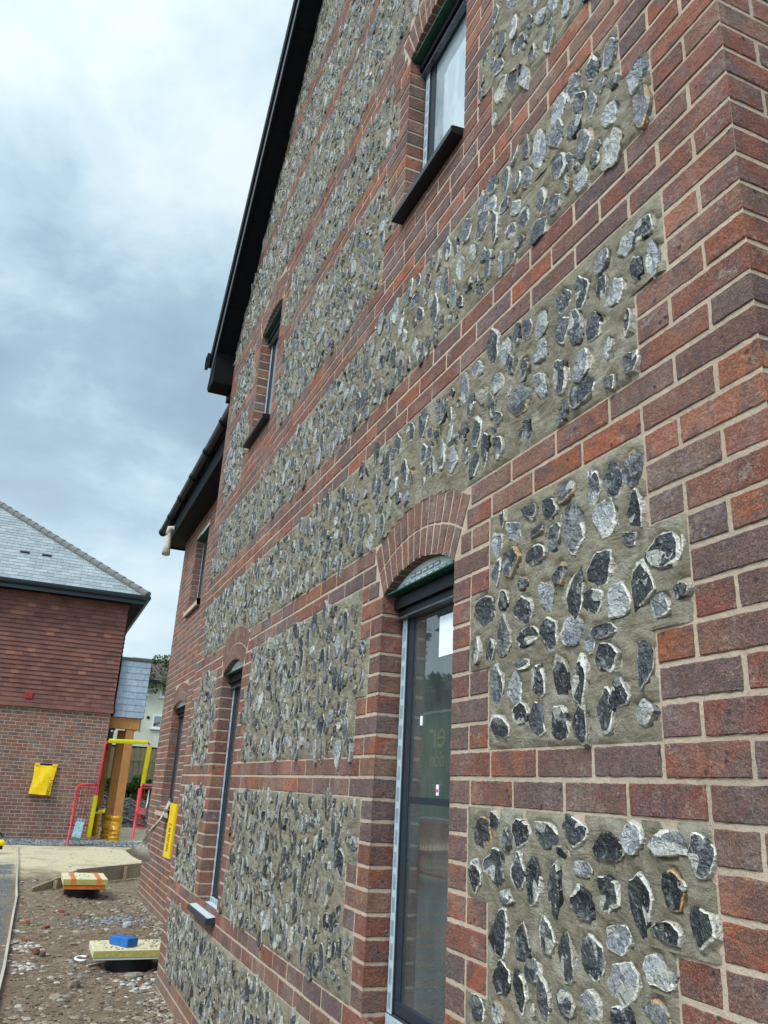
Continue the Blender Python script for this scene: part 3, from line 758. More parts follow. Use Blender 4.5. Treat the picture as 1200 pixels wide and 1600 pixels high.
# ------------------------------------------------------------------ windows of the flint house
def window(y0, y1, z0, z1, X=.086, spring=True, arch=True, notice=False, deep=.07, capped_sill=True, film=True, up=False, tympanum=True, wall=0.0, transom=False):
    fr = MB(); w = .052; F_ = X
    def bar(a0, a1, b0, b1, d0=0.0, d1=.07, mat=0): fr.box((F_ + d0, a0, b0), (F_ + d1, a1, b1), mat, bev=.003)
    t = .012
    bar(y0+t, y0+t+w, z0+w, z1-w); bar(y1-t-w, y1-t, z0+w, z1-w); bar(y0+t, y1-t, z0+.0, z0+w); bar(y0+t, y1-t, z1-w, z1)
    # the opening sash, set back a little
    s = w + t + .004; sw = .042; d = .004
    bar(y0+s, y0+s+sw, z0+w+sw, z1-w-sw, d, .075); bar(y1-s-sw, y1-s, z0+w+sw, z1-w-sw, d, .075)
    bar(y0+s, y1-s, z0+w+.002, z0+w+sw, d, .075); bar(y0+s, y1-s, z1-w-sw, z1-w-.002, d, .075)
    if transom: bar(y0+s+sw, y1-s-sw, transom-.018, transom+.018, .028, .06)
    o = fr.build('window', [M['frame']], root)
    g = MB(); g.box((F_+.012, y0+s+sw-.006, z0+w+sw-.006), (F_+.040, y1-s-sw+.006, z1-w-sw+.006)); g.build('pane', [M['film' if up else 'glass']], o)
    gk = MB()                                                       # pale spacer bar just inside the glass edge
    gl = .0115
    gk.box((F_+gl-.002, y1-s-sw-.003, z0+w+sw), (F_+gl-.0005, y1-s-sw+.0-.0, z1-w-sw)); gk.build('glazing_bead', [M['lead']], o)
    if film:
        tp = MB()
        def strip(a0, a1, b0, b1, horiz=False):
            tp.box((F_-.0022, a0, b0), (F_-.0004, a1, b1), 0)
            n = int(((a1-a0) if horiz else (b1-b0)) / .072)
            for i in range(n):
                if horiz:
                    q = a0 + .036 + i*.072; tp.box((F_-.0030, q-.022, b0+.009), (F_-.0024, q+.022, b1-.009), 1)
                else:
                    q = b0 + .036 + i*.072; tp.box((F_-.0030, a0+.008, q-.024), (F_-.0024, a1-.008, q+.024), 1)
        strip(y1-t-w+.006, y1-t-.008, z0+.05, z1-.05); strip(y0+t+.008, y0+t+w-.006, z0+.05, z1-.05)
        strip(y0+t, y1-t, z0+.006, z0+.045, True)
        tp.build('protective_film', [M['tape'], M['tapemark']], o)
    if tympanum:
        cs = (y0+y1)/2; hf = (y1-y0)/2; r, cz = arch_geo(cs, 0, hf); cz = z1 + .075 - r
        tm = MB(); n = 16; xx = wall + .040
        V = []; 
        for i in range(n+1):
            y = cs - hf + 2*hf*i/n; V += [(xx, y, z1 + .004), (xx, y, max(z1+.004, cz + math.sqrt(r*r-(y-cs)**2) - .001))]
        tm.add(V, [(2*i, 2*i+2, 2*i+3, 2*i+1) for i in range(n)], 0)
        # moulded rectangles of the arch former
        rw, rh = .040, .017
        for j in range(3):
            for i in range(-6, 7):
                yc = cs + i*.050 + (.0 if j % 2 == 0 else .0); zc = z1 + .018 + j*.024
                if zc + rh/2 < cz + math.sqrt(max(0, r*r - (abs(yc-cs)+rw/2)**2)) - .006 if abs(yc-cs)+rw/2 < hf else False:
                    tm.box((xx-.0030, yc-rw/2, zc-rh/2), (xx-.0008, yc+rw/2, zc+rh/2), 1)
                    tm.box((xx-.0042, yc-rw/2+.006, zc-rh/2+.005), (xx-.0032, yc+rw/2-.006, zc+rh/2-.005), 2)
        tm.build('arch_infill', [M['white'], M['tapemark'], M['white']], o)
        ln = MB(); ln.box((wall+.012, y0+.002, z1-.003), (X+.05, y1-.002, z1+.003), 0)
        ln.box((wall+.050, y0+.004, z1-.055), (X+.04, y1-.004, z1-.011), 1)
        ln.build('steel_lintel', [M['green'], M['black']], o)
        hd = MB(); hd.box((X-.020, y0+.01, z1-.085), (X+.03, y1-.01, z1-.058), 0); hd.box((X-.03, y0+.01, z1-.094), (X-.002, y1-.01, z1-.088), 1)
        hd.build('head_trim', [M['black'], M['lead']], o)
    if capped_sill:
        sl = MB(); V = []
        y_0, y_1 = y0 - .0, y1 + .0
        pr = [(.095, z0+.012), (-.046, z0-.006), (-.055, z0-.012), (-.055, z0-.038), (-.044, z0-.042), (.004, z0-.040), (.095, z0-.036)]
        for y in (y_0+.002, y_1-.002): V += [(wall+p[0], y, p[1]) for p in pr]
        n = len(pr); F2 = [(i, (i+1) % n, n+(i+1) % n, n+i) for i in range(n)] + [tuple(range(n)), tuple(range(n, 2*n))]
        sl.add(V, F2[:1], 1); sl.add(V, F2[1:], 0)
        sl.build('sill', [M['black'] if up else M['frame'], M['sillm']], o)
    return o
lower = dict(z0=-11.5*CO, z1=8*CO); upper = dict(z0=32*CO, z1=45*CO)
win1 = window(W1[0]*U, W1[1]*U, transom=False, capped_sill=False, **lower)
win1['label'] = 'tall arched ground-floor window nearest the corner, with film tape and a paper notice'
w_ = window(W2[0]*U, W2[1]*U, **lower); w_['label'] = 'tall arched ground-floor window with grey dusty sill'
w_ = window(W1[0]*U, W1[1]*U, up=True, **upper); w_ = window(W2[0]*U, W2[1]*U, up=True, **upper)
def notices():
    # sheet of paper, small sticker and tab on the near pane
    X = .0972
    p = MB(); a = W1[0]*U
    def flat(y0, y1, z0, z1, mat, m=p, x=X): m.box((x-.0012, y0, z0), (x-.0002, y1, z1), mat)
    c = [atx(690, 972, X), atx(690, 1026, X)]
    flat(a+.10, c[1].y + .02, c[1].z, c[0].z + .02, 0)
    p.build('paper_notice', [M['paper']], win1)
    q = MB(); s1 = atx(684, 1233, X); flat(s1.y-.008, s1.y+.010, s1.z-.02, s1.z+.014, 0, q); q.box((X-.002, s1.y-.005, s1.z-.010), (X-.0013, s1.y+.007, s1.z+.0), 1)
    q.build('sticker', [M['paper'], M['red']], win1)
    q = MB(); s1 = atx(659, 1126, X); flat(s1.y-.008, s1.y+.010, s1.z-.016, s1.z+.016, 0, q); q.build('white_tab', [M['paper']], win1)
    q = MB(); s1 = atx(680, 1252, X); flat(a+.1, W1[1]*U-.12, s1.z-.009, s1.z+.009, 0, q, X-.001); q.build('dark_bar', [M['frame']], win1)
notices()

# ------------------------------------------------------------------ set-back extension of the flint house
EX, EY0, EY1, EZT = .44, 5.93, 10.85, 3.28
W3 = (79.6, 88.0, -5.6, 10.0); W4 = (79.0, 87.0, 27.4, 40.5)
def extension():
    mb = MB(); fm = wallmap(EX)
    for k in range(-22, 44):
        cuts = []
        if -6 <= k < 10: cuts.append((W3[0], W3[1]))
        if 27 <= k < 41: cuts.append((W4[0], W4[1]))
        cs, half = (W3[0]+W3[1])/2*U, (W3[1]-W3[0])/2*U
        if 10 <= k < 15:
            hw = max(arch_halfwidth(z_, cs, 10, half, .219) for z_ in (k*CO+.004, (k+.5)*CO, (k+1)*CO-.004))
            if hw: cuts.append((cs/U-hw/U, cs/U+hw/U))
        e0 = EY0/U - 2
        for a, b in sorted(cuts) + [(EY1/U, EY1/U)]:
            if a - e0 > .3: row(mb, fm, k, e0, a, 1.2 if k % 2 else 2)
            e0 = b
    # north end of the extension and the jog back from the gable wall
    fn = lambda a, b, d: (a, EY1 + d, b); fj = lambda a, b, d: (a, END*U + d, b)
    for k in range(-22, 44):
        s = EX/U; L = 1 if k % 2 else 2
        while s < EX/U + 12: brick(mb, fn, s*U, (s+L)*U, k*CO, (k+1)*CO, False); s += L; L = 2
        brick(mb, fj, 0, 2*U, k*CO, (k+1)*CO, False); brick(mb, fj, 2*U, EX, k*CO, (k+1)*CO, False)
    for k in range(44, 50): brick(mb, fj, 0, 2*U, k*CO, (k+1)*CO, False); brick(mb, fj, 2*U, 4*U, k*CO, (k+1)*CO, False)
    mb.build('extension_wall', [M['brick']], root)
    m = MB(); x = EX + .0032
    def q(a0, a1, b0, b1): m.add([(x, a0, b0), (x, a1, b0), (x, a1, b1), (x, a0, b1)], [(0, 1, 2, 3)])
    zb, zt = -22*CO, 44*CO; a, b = W3[0]*U, W3[1]*U; c, d = W4[0]*U, W4[1]*U
    q(5.7, c, zb, zt); q(b, EY1, zb, zt) if b > d else q(d, EY1, zb, zt)
    q(c, b, zb, W3[2]*CO); q(c, a, W3[2]*CO, W3[3]*CO)
    r, cz = arch_geo(cs, 10, half)
    for i in range(12):
        y0, y1 = a + (b-a)*i/12, a + (b-a)*(i+1)/12; z0, z1 = [cz + math.sqrt(r*r-(y-cs)**2) for y in (y0, y1)]
        m.add([(x, y0, z0), (x, y1, z1), (x, y1, W4[2]*CO), (x, y0, W4[2]*CO)], [(0, 1, 2, 3)])
    q(c, a, W3[3]*CO, W4[2]*CO); q(c, d, W4[3]*CO, zt); q(d, b, W4[2]*CO, zt)
    m.add([(EX, EY1-.0052, zb), (2, EY1-.0052, zb), (2, EY1-.0052, zt), (EX, EY1-.0052, zt)], [(0, 1, 2, 3)])
    m.add([(0.0052, END*U-.0052, zb), (EX+.2, END*U-.0052, zb), (EX+.2, END*U-.0052, 50*CO), (.0052, END*U-.0052, 50*CO)], [(0, 1, 2, 3)])
    for (p0, p1, z0, z1) in ((a, b, W3[2], W3[3]), (c, d, W4[2], W4[3])):
        for y in (p0 - .0055, p1 + .0055): m.add([(x, y, z0*CO), (x+.2, y, z0*CO), (x+.2, y, z1*CO), (x, y, z1*CO)], [(0, 1, 2, 3)])
    m.build('extension_mortar_joints', [M['mortar']], root)
    for (p0, p1, z0, z1) in ((a, b, -6, 10), (c, d, 27, 41)):
        for y, sg in ((p0, 1), (p1, -1)):
            rv = MB()
            f2 = lambda p, q_, dd, y=y, sg=sg: (p, y + sg*dd, q_)
            for k in range(z0, z1): brick(rv, f2, EX+.004, EX+.112, k*CO, (k+1)*CO, False)
            rv.build('window_reveal', [M['brick']], root)
    ar = MB(); ang = math.asin(half/r); n = 17
    P = lambda th, rr: (cs + rr*math.sin(th), cz + rr*math.cos(th))
    for ri, ro in ((r+.001, r+.104), (r+.111, r+.217)):
        for i in range(n):
            t0 = -ang+2*ang*i/n; t1 = -ang+2*ang*(i+1)/n; g = .0042/((ri+ro)/2)
            brick(ar, fm, 0, 0, 0, 0, False, (0.22, 0.11, 0.085, float(rng.random())), .016, 0, [P(t0+g, ri), P(t1-g, ri), P(t1-g, ro), P(t0+g, ro)])
    V = []; F = []
    for i in range(21):
        th = -ang+2*ang*i/20; p, q_ = P(th, r+.0015), P(th, r+.2155); V += [(EX+.0045, p[0], p[1]), (EX+.0045, q_[0], q_[1]), (EX+.105, p[0], p[1])]
    for i in range(20): F += [(3*i, 3*i+3, 3*i+4, 3*i+1), (3*i, 3*i+3, 3*i+5, 3*i+2)]
    ar.add(V, F, 1); ar.build('brick_arch', [M['brick'], M['mortar']], root)
    o3 = window(a, b, W3[2]*CO, W3[3]*CO, X=EX+.10, wall=EX, capped_sill=False, film=False); o3['label'] = 'narrow arched window of the plain brick extension'
    o4 = window(c, d, W4[2]*CO, W4[3]*CO, X=EX+.10, wall=EX, capped_sill=False, film=True, tympanum=False)
    ln = MB(); ln.box((EX+.012, c+.002, W4[3]*CO-.008), (EX+.15, d-.002, W4[3]*CO+.002)); ln.build('steel_lintel', [M['green']], o4)
    for o, (p0, p1, z0) in ((o3, (a, b, W3[2]*CO)), (o4, (c, d, W4[2]*CO))):            # sloping brick-on-edge sills
        sb = MB(); n = int((p1-p0+.06)/.075)
        for i in range(n):
            y = p0 - .03 + i*.075; ca = Matrix.Translation((EX, 0, z0-.010)) @ Matrix.Rotation(R(-14), 4, 'Y')
            sb.box((-.055, y+.003, -.105), (.10, y+.071, 0.0), 0, brick_col(), ca, .004)
        sb.box((EX-.045, p0-.027, z0-.110), (EX+.02, p1+.027, z0-.025), 1)
        sb.build('sill', [M['brick'], M['mortar']], o)
extension()

# ------------------------------------------------------------------ roofs of the flint house
def roofs():
    yr = END*U/2; pr = 1.13; xo, xt = -.165, -.205; ye = END*U + .24
    def zs(y): return GK - pr*y
    so = MB()
    for (f, sgn) in ((lambda y: y, 1), (lambda y: END*U - y, -1)):
        # soffit panels
        ys = np.linspace(yr, ye, 7)
        for i in range(6):
            a, b = ys[i], ys[i+1]-.004
            P = [(xo, f(a), zs(a)), (.03, f(a), zs(a)), (.03, f(b), zs(b)), (xo, f(b), zs(b))]; Q = [(p[0], p[1], p[2]+.012) for p in P]
            so.add(P+Q, [(0, 1, 2, 3), (4, 5, 6, 7), (0, 1, 5, 4), (2, 3, 7, 6)])
    o = MB()
    for f in ((lambda y: y), (lambda y: END*U - y)):
        a, b = yr, ye; t0, t1 = .36, .42
        # roof covering
        P = [(xt, f(a), zs(a)+t0), (xt, f(b+.06), zs(b+.06)+t0), (6.0, f(b+.06), zs(b+.06)+t0), (6.0, f(a), zs(a)+t0)]; Q = [(p[0], p[1], p[2]+.055) for p in P]
        o.add(P+Q, [(0, 1, 2, 3), (4, 5, 6, 7), (0, 1, 5, 4), (1, 2, 6, 5), (2, 3, 7, 6), (3, 0, 4, 7)])
    ro = o.build('gable_roof', [M['ridge']], root)
    so.build('soffit', [M['soffit']], ro)
    for f in ((lambda y: y), (lambda y: END*U - y)):
        bb = MB(); a, b = yr, ye
        def prism(x0, x1, l, h, mat, e=0.0):
            P = [(x0, f(a), zs(a)+l), (x1, f(a), zs(a)+l), (x1, f(b+e), zs(b+e)+l), (x0, f(b+e), zs(b+e)+l)]; Q = [(p[0], p[1], p[2]+h-l) for p in P]
            bb.add(P+Q, [(0, 1, 2, 3), (4, 5, 6, 7), (0, 1, 5, 4), (1, 2, 6, 5), (2, 3, 7, 6), (3, 0, 4, 7)], mat)
        prism(xo-.022, xo, -.012, .30, 0); prism(xo-.030, xo-.0222, -.018, .030, 1, .01); prism(xo-.036, xo-.0225, .26, .355, 0, .02)  # thin grey strip paints the highlight on the board's bottom edge
        # closed foot of the verge box
        ya, yb = sorted((f(END*U + .004), f(ye + .02))); bb.box((xo - .02, ya, zs(ye) - .045), (-.0, yb, zs(ye) + .30), 0)
        bb.build('bargeboard', [M['soffit'], M['lead']], ro)
        gt = MB(); yg = f(ye + .055); gt.tube([(xt-.03, yg, zs(ye)+.30), (6, yg, zs(ye)+.30)], .058, 10); gt.box((-.235, yg-.06, zs(ye)+.24), (-.205, yg+.06, zs(ye)+.37))
        fb = sorted((f(END*U), f(ye)))
        gt.box((.001, fb[0]+.004, zs(ye)-.11), (6, fb[1]-.004, zs(ye)-.10)); gt.box((.001, min(f(ye), f(ye+.02)), zs(ye)-.12), (6, max(f(ye), f(ye+.02)), zs(ye)+.22)) 
        gt.build('gutter', [M['black']], ro)
    # main side wall above the extension roof
    # extension roof
    e = MB(); xe = .17; zt = 3.55; ov = .36
    P = [(xe, EY0+.02, zt), (xe, EY1+ov, zt), (4.2, EY1+ov, zt+4.03*.9), (4.2, EY0+.02, zt+4.03*.9)]; Q = [(p[0], p[1], p[2]+.05) for p in P]
    e.add(P+Q, [(0, 1, 2, 3), (4, 5, 6, 7), (0, 1, 5, 4), (1, 2, 6, 5), (2, 3, 7, 6), (3, 0, 4, 7)])
    er = e.build('extension_roof', [M['ridge']], root)
    s = MB(); s.box((.215, EY0+.02, 3.27), (.44, EY1+ov, 3.285)); s.box((.195, EY0+.02, 3.25), (.214, EY1+ov, 3.52)); s.box((.44, EY1+.01, 3.27), (3, EY1+ov, 3.285)); s.box((.196, EY1+ov, 3.25), (3, EY1+ov+.02, 3.56))
    s.build('soffit', [M['soffit']], er)
    g = MB(); yy = np.arange(EY0+.03, EY1+ov+.12, .9); 
    # half-round gutter
    n = 10; V = []; ends = (EY0+.02, EY1+ov+.10)
    for y in ends:
        for rr in (.060, .054):
            for i in range(n+1):
                t_ = math.pi*(1 + i/n); V.append((.135 + rr*math.cos(t_), y, 3.535 + rr*math.sin(t_)))
    m_ = n+1; F = []
    for i in range(n): F += [(i, i+1, 2*m_+i+1, 2*m_+i), (m_+i, m_+i+1, 3*m_+i+1, 3*m_+i)]
    for b_ in (0, 2*m_):
        for i in range(n): F.append((b_+i, b_+i+1, b_+m_+i+1, b_+m_+i))
    g.add(V, F, 0, (1, 1, 1, 0), True)
    for y in yy:
        g.tube([(.135, y, 3.525), (.135, y+.05, 3.525)], .067, 14)
    g.tube([(.135, ends[1]-.02, 3.525), (.135, ends[1]+.03, 3.525)], .067, 14)
    g.build('gutter', [M['black']], er)
    ck = MB()                                                        # the unseen bulk of the house, so light and other views meet walls
    ck.box((.6, .25, -1.7), (.64, 5.7, 3.6)); ck.build('inner_wall', [M['black']], root)
roofs()
rag = MB(); p0 = atx(266, 828, .12); p1 = atx(259, 866, .10)
rag.tube([p0, p0*.7+p1*.3, p0*.35+p1*.65, p1], [.026, .034, .044, .058], 12)
rag.tube([p0 + Vector((.06, -.03, .03)), p0 + Vector((0, 0, .02)), p0 + Vector((-.03, 0, -.08))], [.03, .05, .03], 10)
tag(rag.build('cloth_sleeve', [M['fabric']]), 'pale cloth sleeve hanging from the far end of the black gutter', 'cloth')

# ------------------------------------------------------------------ ground
def ground():
    def axis(lo, hi, a, b, st):
        v = list(np.arange(a, b + 1e-6, st)); s = st; x = b
        while x < hi: s *= 1.35; x += s; v.append(x)
        s = st; x = a; pre = []
        while x > lo: s *= 1.35; x -= s; pre.append(x)
        return np.array(pre[::-1] + v)
    xs = axis(-450, 450, -2.6, 1.6, .045); ys = axis(-450, 450, 3.0, 21, .05)
    XX, YY = np.meshgrid(xs, ys); t = np.clip((YY-10.5)/7.5, 0, 1); Z = GZ + .15*t*t*(3-2*t) + .5*np.clip((YY-21.5)/5, 0, 1)
    def fbm(x, y, f, seed):
        r = np.random.default_rng(seed); z = np.zeros_like(x)
        for o in range(5):
            for _ in range(4):
                a = r.uniform(0, 6.28); ph = r.uniform(0, 6.28); z += np.sin((x*np.cos(a)+y*np.sin(a))*f*(1+.3*r.uniform()) + ph) * .5**o / 4
            f *= 2.1
        return z
    near = np.clip(1 - np.abs(XX+.5)/9, 0, 1)*np.clip((24-YY)/3, 0, 1)
    soft = np.clip((13.5-YY)/2, .25, 1)
    Z = Z + (fbm(XX, YY, 2.2, 3)*.030 + rng.normal(0, .0055, XX.shape)) * near * soft
    Z = np.where(YY < 2.5, np.minimum(Z, GZ), Z)
    ny, nx = XX.shape; V = np.stack([XX, YY, Z], -1).reshape(-1, 3)
    i, j = np.meshgrid(np.arange(nx-1), np.arange(ny-1)); q = (j*nx+i).ravel(); F = np.stack([q, q+1, q+nx+1, q+nx], 1)
    me = bpy.data.meshes.new('ground'); me.from_pydata(V.tolist(), [], F.tolist()); me.materials.append(M['ground'])
    me.polygons.foreach_set('use_smooth', [True]*len(me.polygons))
    o = bpy.data.objects.new('ground', me); COL.objects.link(o); o['kind'] = 'structure'
    return o, xs, ys, Z
GO, GXS, GYS, GZZ = ground()
def gz(x, y):
    i = min(max(int(np.searchsorted(GXS, x)), 1), len(GXS)-1); j = min(max(int(np.searchsorted(GYS, y)), 1), len(GYS)-1)
    return float(GZZ[j-1:j+1, i-1:i+1].mean())

# ------------------------------------------------------------------ the tile-hung brick house across the site
HY = 18.7
def tile_hung_house():
    hx = .36; hx0 = -8.0; base = -1.47
    h = thing('tile_hung_house', 'brick house with red hung tiles above and a pale slate hipped roof', 'house')
    mb = MB(); fm = lambda a, b, d: (a, HY - d, b)
    pal = [(0.25, 0.082, 0.058), (0.285, 0.095, 0.064), (0.205, 0.078, 0.06), (0.22, 0.088, 0.07), (0.10, 0.085, 0.082), (0.085, 0.075, 0.075), (0.24, 0.12, 0.09), (0.23, 0.095, 0.07)]
    for k in range(37):
        z0 = base + k*CO; s = hx0 + (.1125 if k % 2 else 0)
        while s < hx - .02:
            e = min(s + .225, hx); c = pal[rng.integers(8)] + (float(rng.random()),)
            if s > -3.3: brick(mb, fm, s, e, z0, z0+CO, False, c, .012)
            s = e
    mb.add([(-3.3, HY-.001, base), (hx0, HY-.001, base), (hx0, HY-.001, base+37*CO), (-3.3, HY-.001, base+37*CO)], [(0, 1, 2, 3)], 0, (.22, .1, .08, .3))
    sm = lambda a, b, d: (hx + d, a, b)
    for k in range(37):
        s = HY + (.1125 if k % 2 else 0)
        if s > HY: brick(mb, sm, HY, s, base+k*CO, base+(k+1)*CO, False, pal[rng.integers(8)] + (.5,), .012)
        while s < HY + 2.2: brick(mb, sm, s, s+.225, base+k*CO, base+(k+1)*CO, False, pal[rng.integers(8)] + (float(rng.random()),), .012); s += .225
    mb.build('brick_wall', [M['brick']], h)
    m = MB(); m.box((hx0, HY+.004, base-.3), (hx-.004, HY+7.5, 3.75)); m.build('inner_wall', [M['mortar']], h)
    # hung tiles, kicked out at the foot
    t = MB(); p = .1; z0 = base + 36.3*CO; rows = 26; tx = hx + .02
    tp = [(0.165, 0.072, 0.058), (0.185, 0.079, 0.062), (0.145, 0.067, 0.057), (0.20, 0.088, 0.066), (0.165, 0.077, 0.063)]
    for r in range(rows):
        z = z0 + r*p; kick = .03*max(0, 1 - r/3.5)**1.5; dark = rnd.random() * .2
        s = hx0 if r % 2 else hx0 - .0825
        while s < tx:
            e = min(s + .165, tx + kick*.8); c = vary(tp[rng.integers(5)], .86, 1.13) if rng.random() > .03 else (0.28, 0.12, 0.08)
            if s > -3.4 or r % 1 == 0:
                y = HY - .044 - kick - rng.uniform(0, .004); g = .0012
                t.add([(s+g, y, z), (e-g, y, z), (e-g, y+.030, z+p+.03), (s+g, y+.030, z+p+.03), (s+g, y+.022, z), (e-g, y+.022, z)], [(0, 1, 2, 3), (0, 1, 5, 4)], 0, c + (0,))
            s += .165
        s = HY - .03
        while s < HY + 2.4:
            c = vary(tp[rng.integers(5)], .86, 1.13) + (0,); x = tx + .034 + kick
            t.add([(x, s, z), (x, s+.162, z), (x-.022, s+.162, z+p+.03), (x-.022, s, z+p+.03), (x-.014, s, z), (x-.014, s+.162, z)], [(0, 1, 2, 3), (0, 1, 5, 4)], 0, c); s += .165
    t.build('tile_hanging', [M['tile']], h)
    ztop = z0 + 25*p + .02
    # hipped slate roof: solve the pitch from the hip's run
    ov = .33; E = Vector((tx + ov, HY - ov, ztop + .21)); best = None
    for tn in np.linspace(.5, 1.4, 91):
        for q in np.linspace(.5, 4, 176):
            P = E + Vector((-q, q, q*tn)); w = RM.inverted() @ (P - Vector(CAM)); px = 600 + FPX*w.x/-w.z; py = 800 - FPX*w.y/-w.z
            e = (px - 0)**2 + (py - 790)**2
            if best is None or e < best[0]: best = (e, tn)
    tn = best[1]
    rf = MB(); L = 4.6; sl = [(0.245, 0.275, 0.285), (0.27, 0.30, 0.305), (0.225, 0.255, 0.268), (0.29, 0.315, 0.32)]
    g = .19; cs = 1/math.sqrt(1+tn*tn); n = int(L/(g*cs)); ny = Vector((0, -tn*cs, cs)); nx_ = Vector((tn*cs, 0, cs))
    for r in range(n):
        q0 = r*g*cs; q1 = q0 + g*cs + .04
        for side in (0, 1):
            s = -9 if side == 0 else HY - ov; off = .15 if r % 2 else 0
            lim = E.x - q0
            if side == 0:
                s = hx0 - off
                while s < lim:
                    e = min(s + .30, lim)
                    y0, y1 = E.y + q0, E.y + q1; zz0, zz1 = E.z + q0*tn, E.z + q1*tn
                    c = vary(sl[rng.integers(4)], .93, 1.07) + (0,); gp = .0022; e1 = min(e, E.x - q1)
                    V = [Vector((s+gp, y0, zz0)) + ny*.014, Vector((e-gp, y0, zz0)) + ny*.014, Vector((max(e1-gp, s+gp), y1, zz1)) + ny*.003, Vector((s+gp, y1, zz1)) + ny*.003, Vector((s+gp, y0, zz0)) + ny*.004, Vector((e-gp, y0, zz0)) + ny*.004]
                    rf.add(V, [(0, 1, 2, 3), (0, 1, 5, 4)], 0, c); s += .30
            else:
                s = E.y + q0; 
                V = [Vector((E.x-q0, E.y+q0, E.z+q0*tn)), Vector((E.x-q0, E.y+8, E.z+q0*tn)), Vector((E.x-q1, E.y+8, E.z+q1*tn)), Vector((E.x-q1, E.y+q1, E.z+q1*tn))]
                rf.add([v + nx_*.012 for v in V], [(0, 1, 2, 3)], 0, sl[r % 4] + (0,))
    # black underlay behind the slates
    rf.add([(hx0, E.y, E.z), (E.x, E.y, E.z), (E.x-L, E.y+L, E.z+L*tn), (hx0, E.y+L, E.z+L*tn), (E.x, E.y+8, E.z), (E.x-L, E.y+8, E.z+L*tn)], [(0, 1, 2, 3), (1, 4, 5, 2)], 1)
    ro = rf.build('slate_roof', [M['slate'], M['black']], h)
    hp = MB(); nh = int(L*math.sqrt(2+tn*tn)/.30)
    d = Vector((-1, 1, tn)).normalized()
    for i in range(nh):
        a = E + d*(i*.30 - .05) + Vector((0, 0, .035)); b = a + d*.32; hp.tube([a + Vector((0, 0, .012)), b], [.094, .086], 10, 0, (1, 1, 1, 0))
    hp.build('hip_tiles', [M['ridge']], ro)
    for px, py in ((39, 864), (73, 869)):
        vt = MB()
        w = Vector(CAM); dd = ray(px, py); k = (E.y*0 + 0); 
        # meet the front slope: z - E.z = tn*(y - E.y)
        k = (E.z - tn*E.y - w.z + tn*w.y) / (dd.z - tn*dd.y); P = w + dd*k
        R3 = Matrix.Translation(P + ny*.02) @ Matrix.Rotation(math.atan(tn), 4, 'X'); vt.box((-.11, -.05, -.004), (.11, .05, .02), 0, (1, 1, 1, 0), R3, .004)
        for j in (-.028, 0, .028): vt.box((-.1, j-.004, .02), (.1, j+.004, .026), 1, (1, 1, 1, 0), R3)
        vt.build('roof_vent', [M['black'], M['lead']], ro)
    gt = MB(); gt.box((hx0, E.y - .01, E.z - .20), (E.x, E.y + .015, E.z - .005)); gt.box((E.x - .015, E.y, E.z - .20), (E.x + .01, E.y + 8, E.z - .005))
    gt.tube([(hx0, E.y - .065, E.z - .055), (E.x + .05, E.y - .065, E.z - .055)], .056, 10); gt.tube([(E.x + .06, E.y - .05, E.z - .05), (E.x + .06, E.y + 8, E.z - .05)], .056, 10)
    sf = MB(); sf.box((hx0, E.y + .016, E.z - .19), (E.x - .016, HY + .02, E.z - .175)); sf.box((tx, HY + .02, E.z - .19), (E.x - .016, HY + 8, E.z - .175))
    gt.build('gutter', [M['frame']], ro); sf.build('soffit', [M['soffit']], ro)
    v = MB(); P = at(45, 1086, HY - .05); v.box((P.x-.075, HY-.075, P.z-.075), (P.x+.075, HY-.03, P.z+.075), 0, bev=.006)
    for j in range(4): v.box((P.x-.06, HY-.08, P.z-.055+j*.032), (P.x+.06, HY-.0755, P.z-.045+j*.032), 0)
    v.build('vent_tile', [M['red2']], h)
    # porch: slate-clad head on oak posts
    b0, b1 = at(181, 1116, HY + .12), at(224, 1123, HY + .12); zt = at(229, 1034, HY + .12).z; x0, x1 = b0.x - .05, b1.x
    pc = MB(); rows = 9; ph = (zt - b1.z) / rows
    for r in range(rows):
        z = b1.z + r*ph; s = x0 - (.15 if r % 2 else 0.03)
        while s < x1 - .01:
            e = min(s + .30, x1); s2 = max(s, x0); c = vary((0.30, 0.36, 0.44), .92, 1.06) + (0,); y = HY + .12 - .012
            if e - s2 > .02: pc.add([(s2+.002, y, z), (e-.002, y, z), (e-.002, y+.012, z+ph+.01), (s2+.002, y+.012, z+ph+.01), (s2+.002, y+.01, z), (e-.002, y+.01, z)], [(0, 1, 2, 3), (0, 1, 5, 4)], 0, c)
            s += .30
        s = HY + .12
        while s < HY + 2.0:
            c = vary((0.30, 0.36, 0.44), .92, 1.06) + (0,); pc.add([(x1+.01, s, z), (x1+.01, s+.297, z), (x1, s+.297, z+ph), (x1, s, z+ph)], [(0, 1, 2, 3)], 0, c); s += .3
    pc.box((x0, HY + .135, b1.z + .01), (x1 - .002, HY + 2.0, zt), 1)
    pc.tube([(x0 - .02, HY + .13, zt + .02), (x1 + .02, HY + .13, zt + .02)], .045, 8, 2); pc.box((x0, HY + .12, zt), (x1 + .01, HY + 2, zt + .02), 2)
    po = pc.build('porch_roof', [M['slate'], M['black'], M['ridge']], h)
    bm = MB(); bz = b1.z; bm.box((hx + .01, HY + .16, bz - .26), (x1 - .06, HY + .30, bz + .008), 0, bev=.006); bm.box((x1 - .20, HY + .31, bz - .26), (x1 - .06, HY + 1.9, bz + .008), 0, bev=.006)
    bm.build('porch_beam', [M['oak']], po)
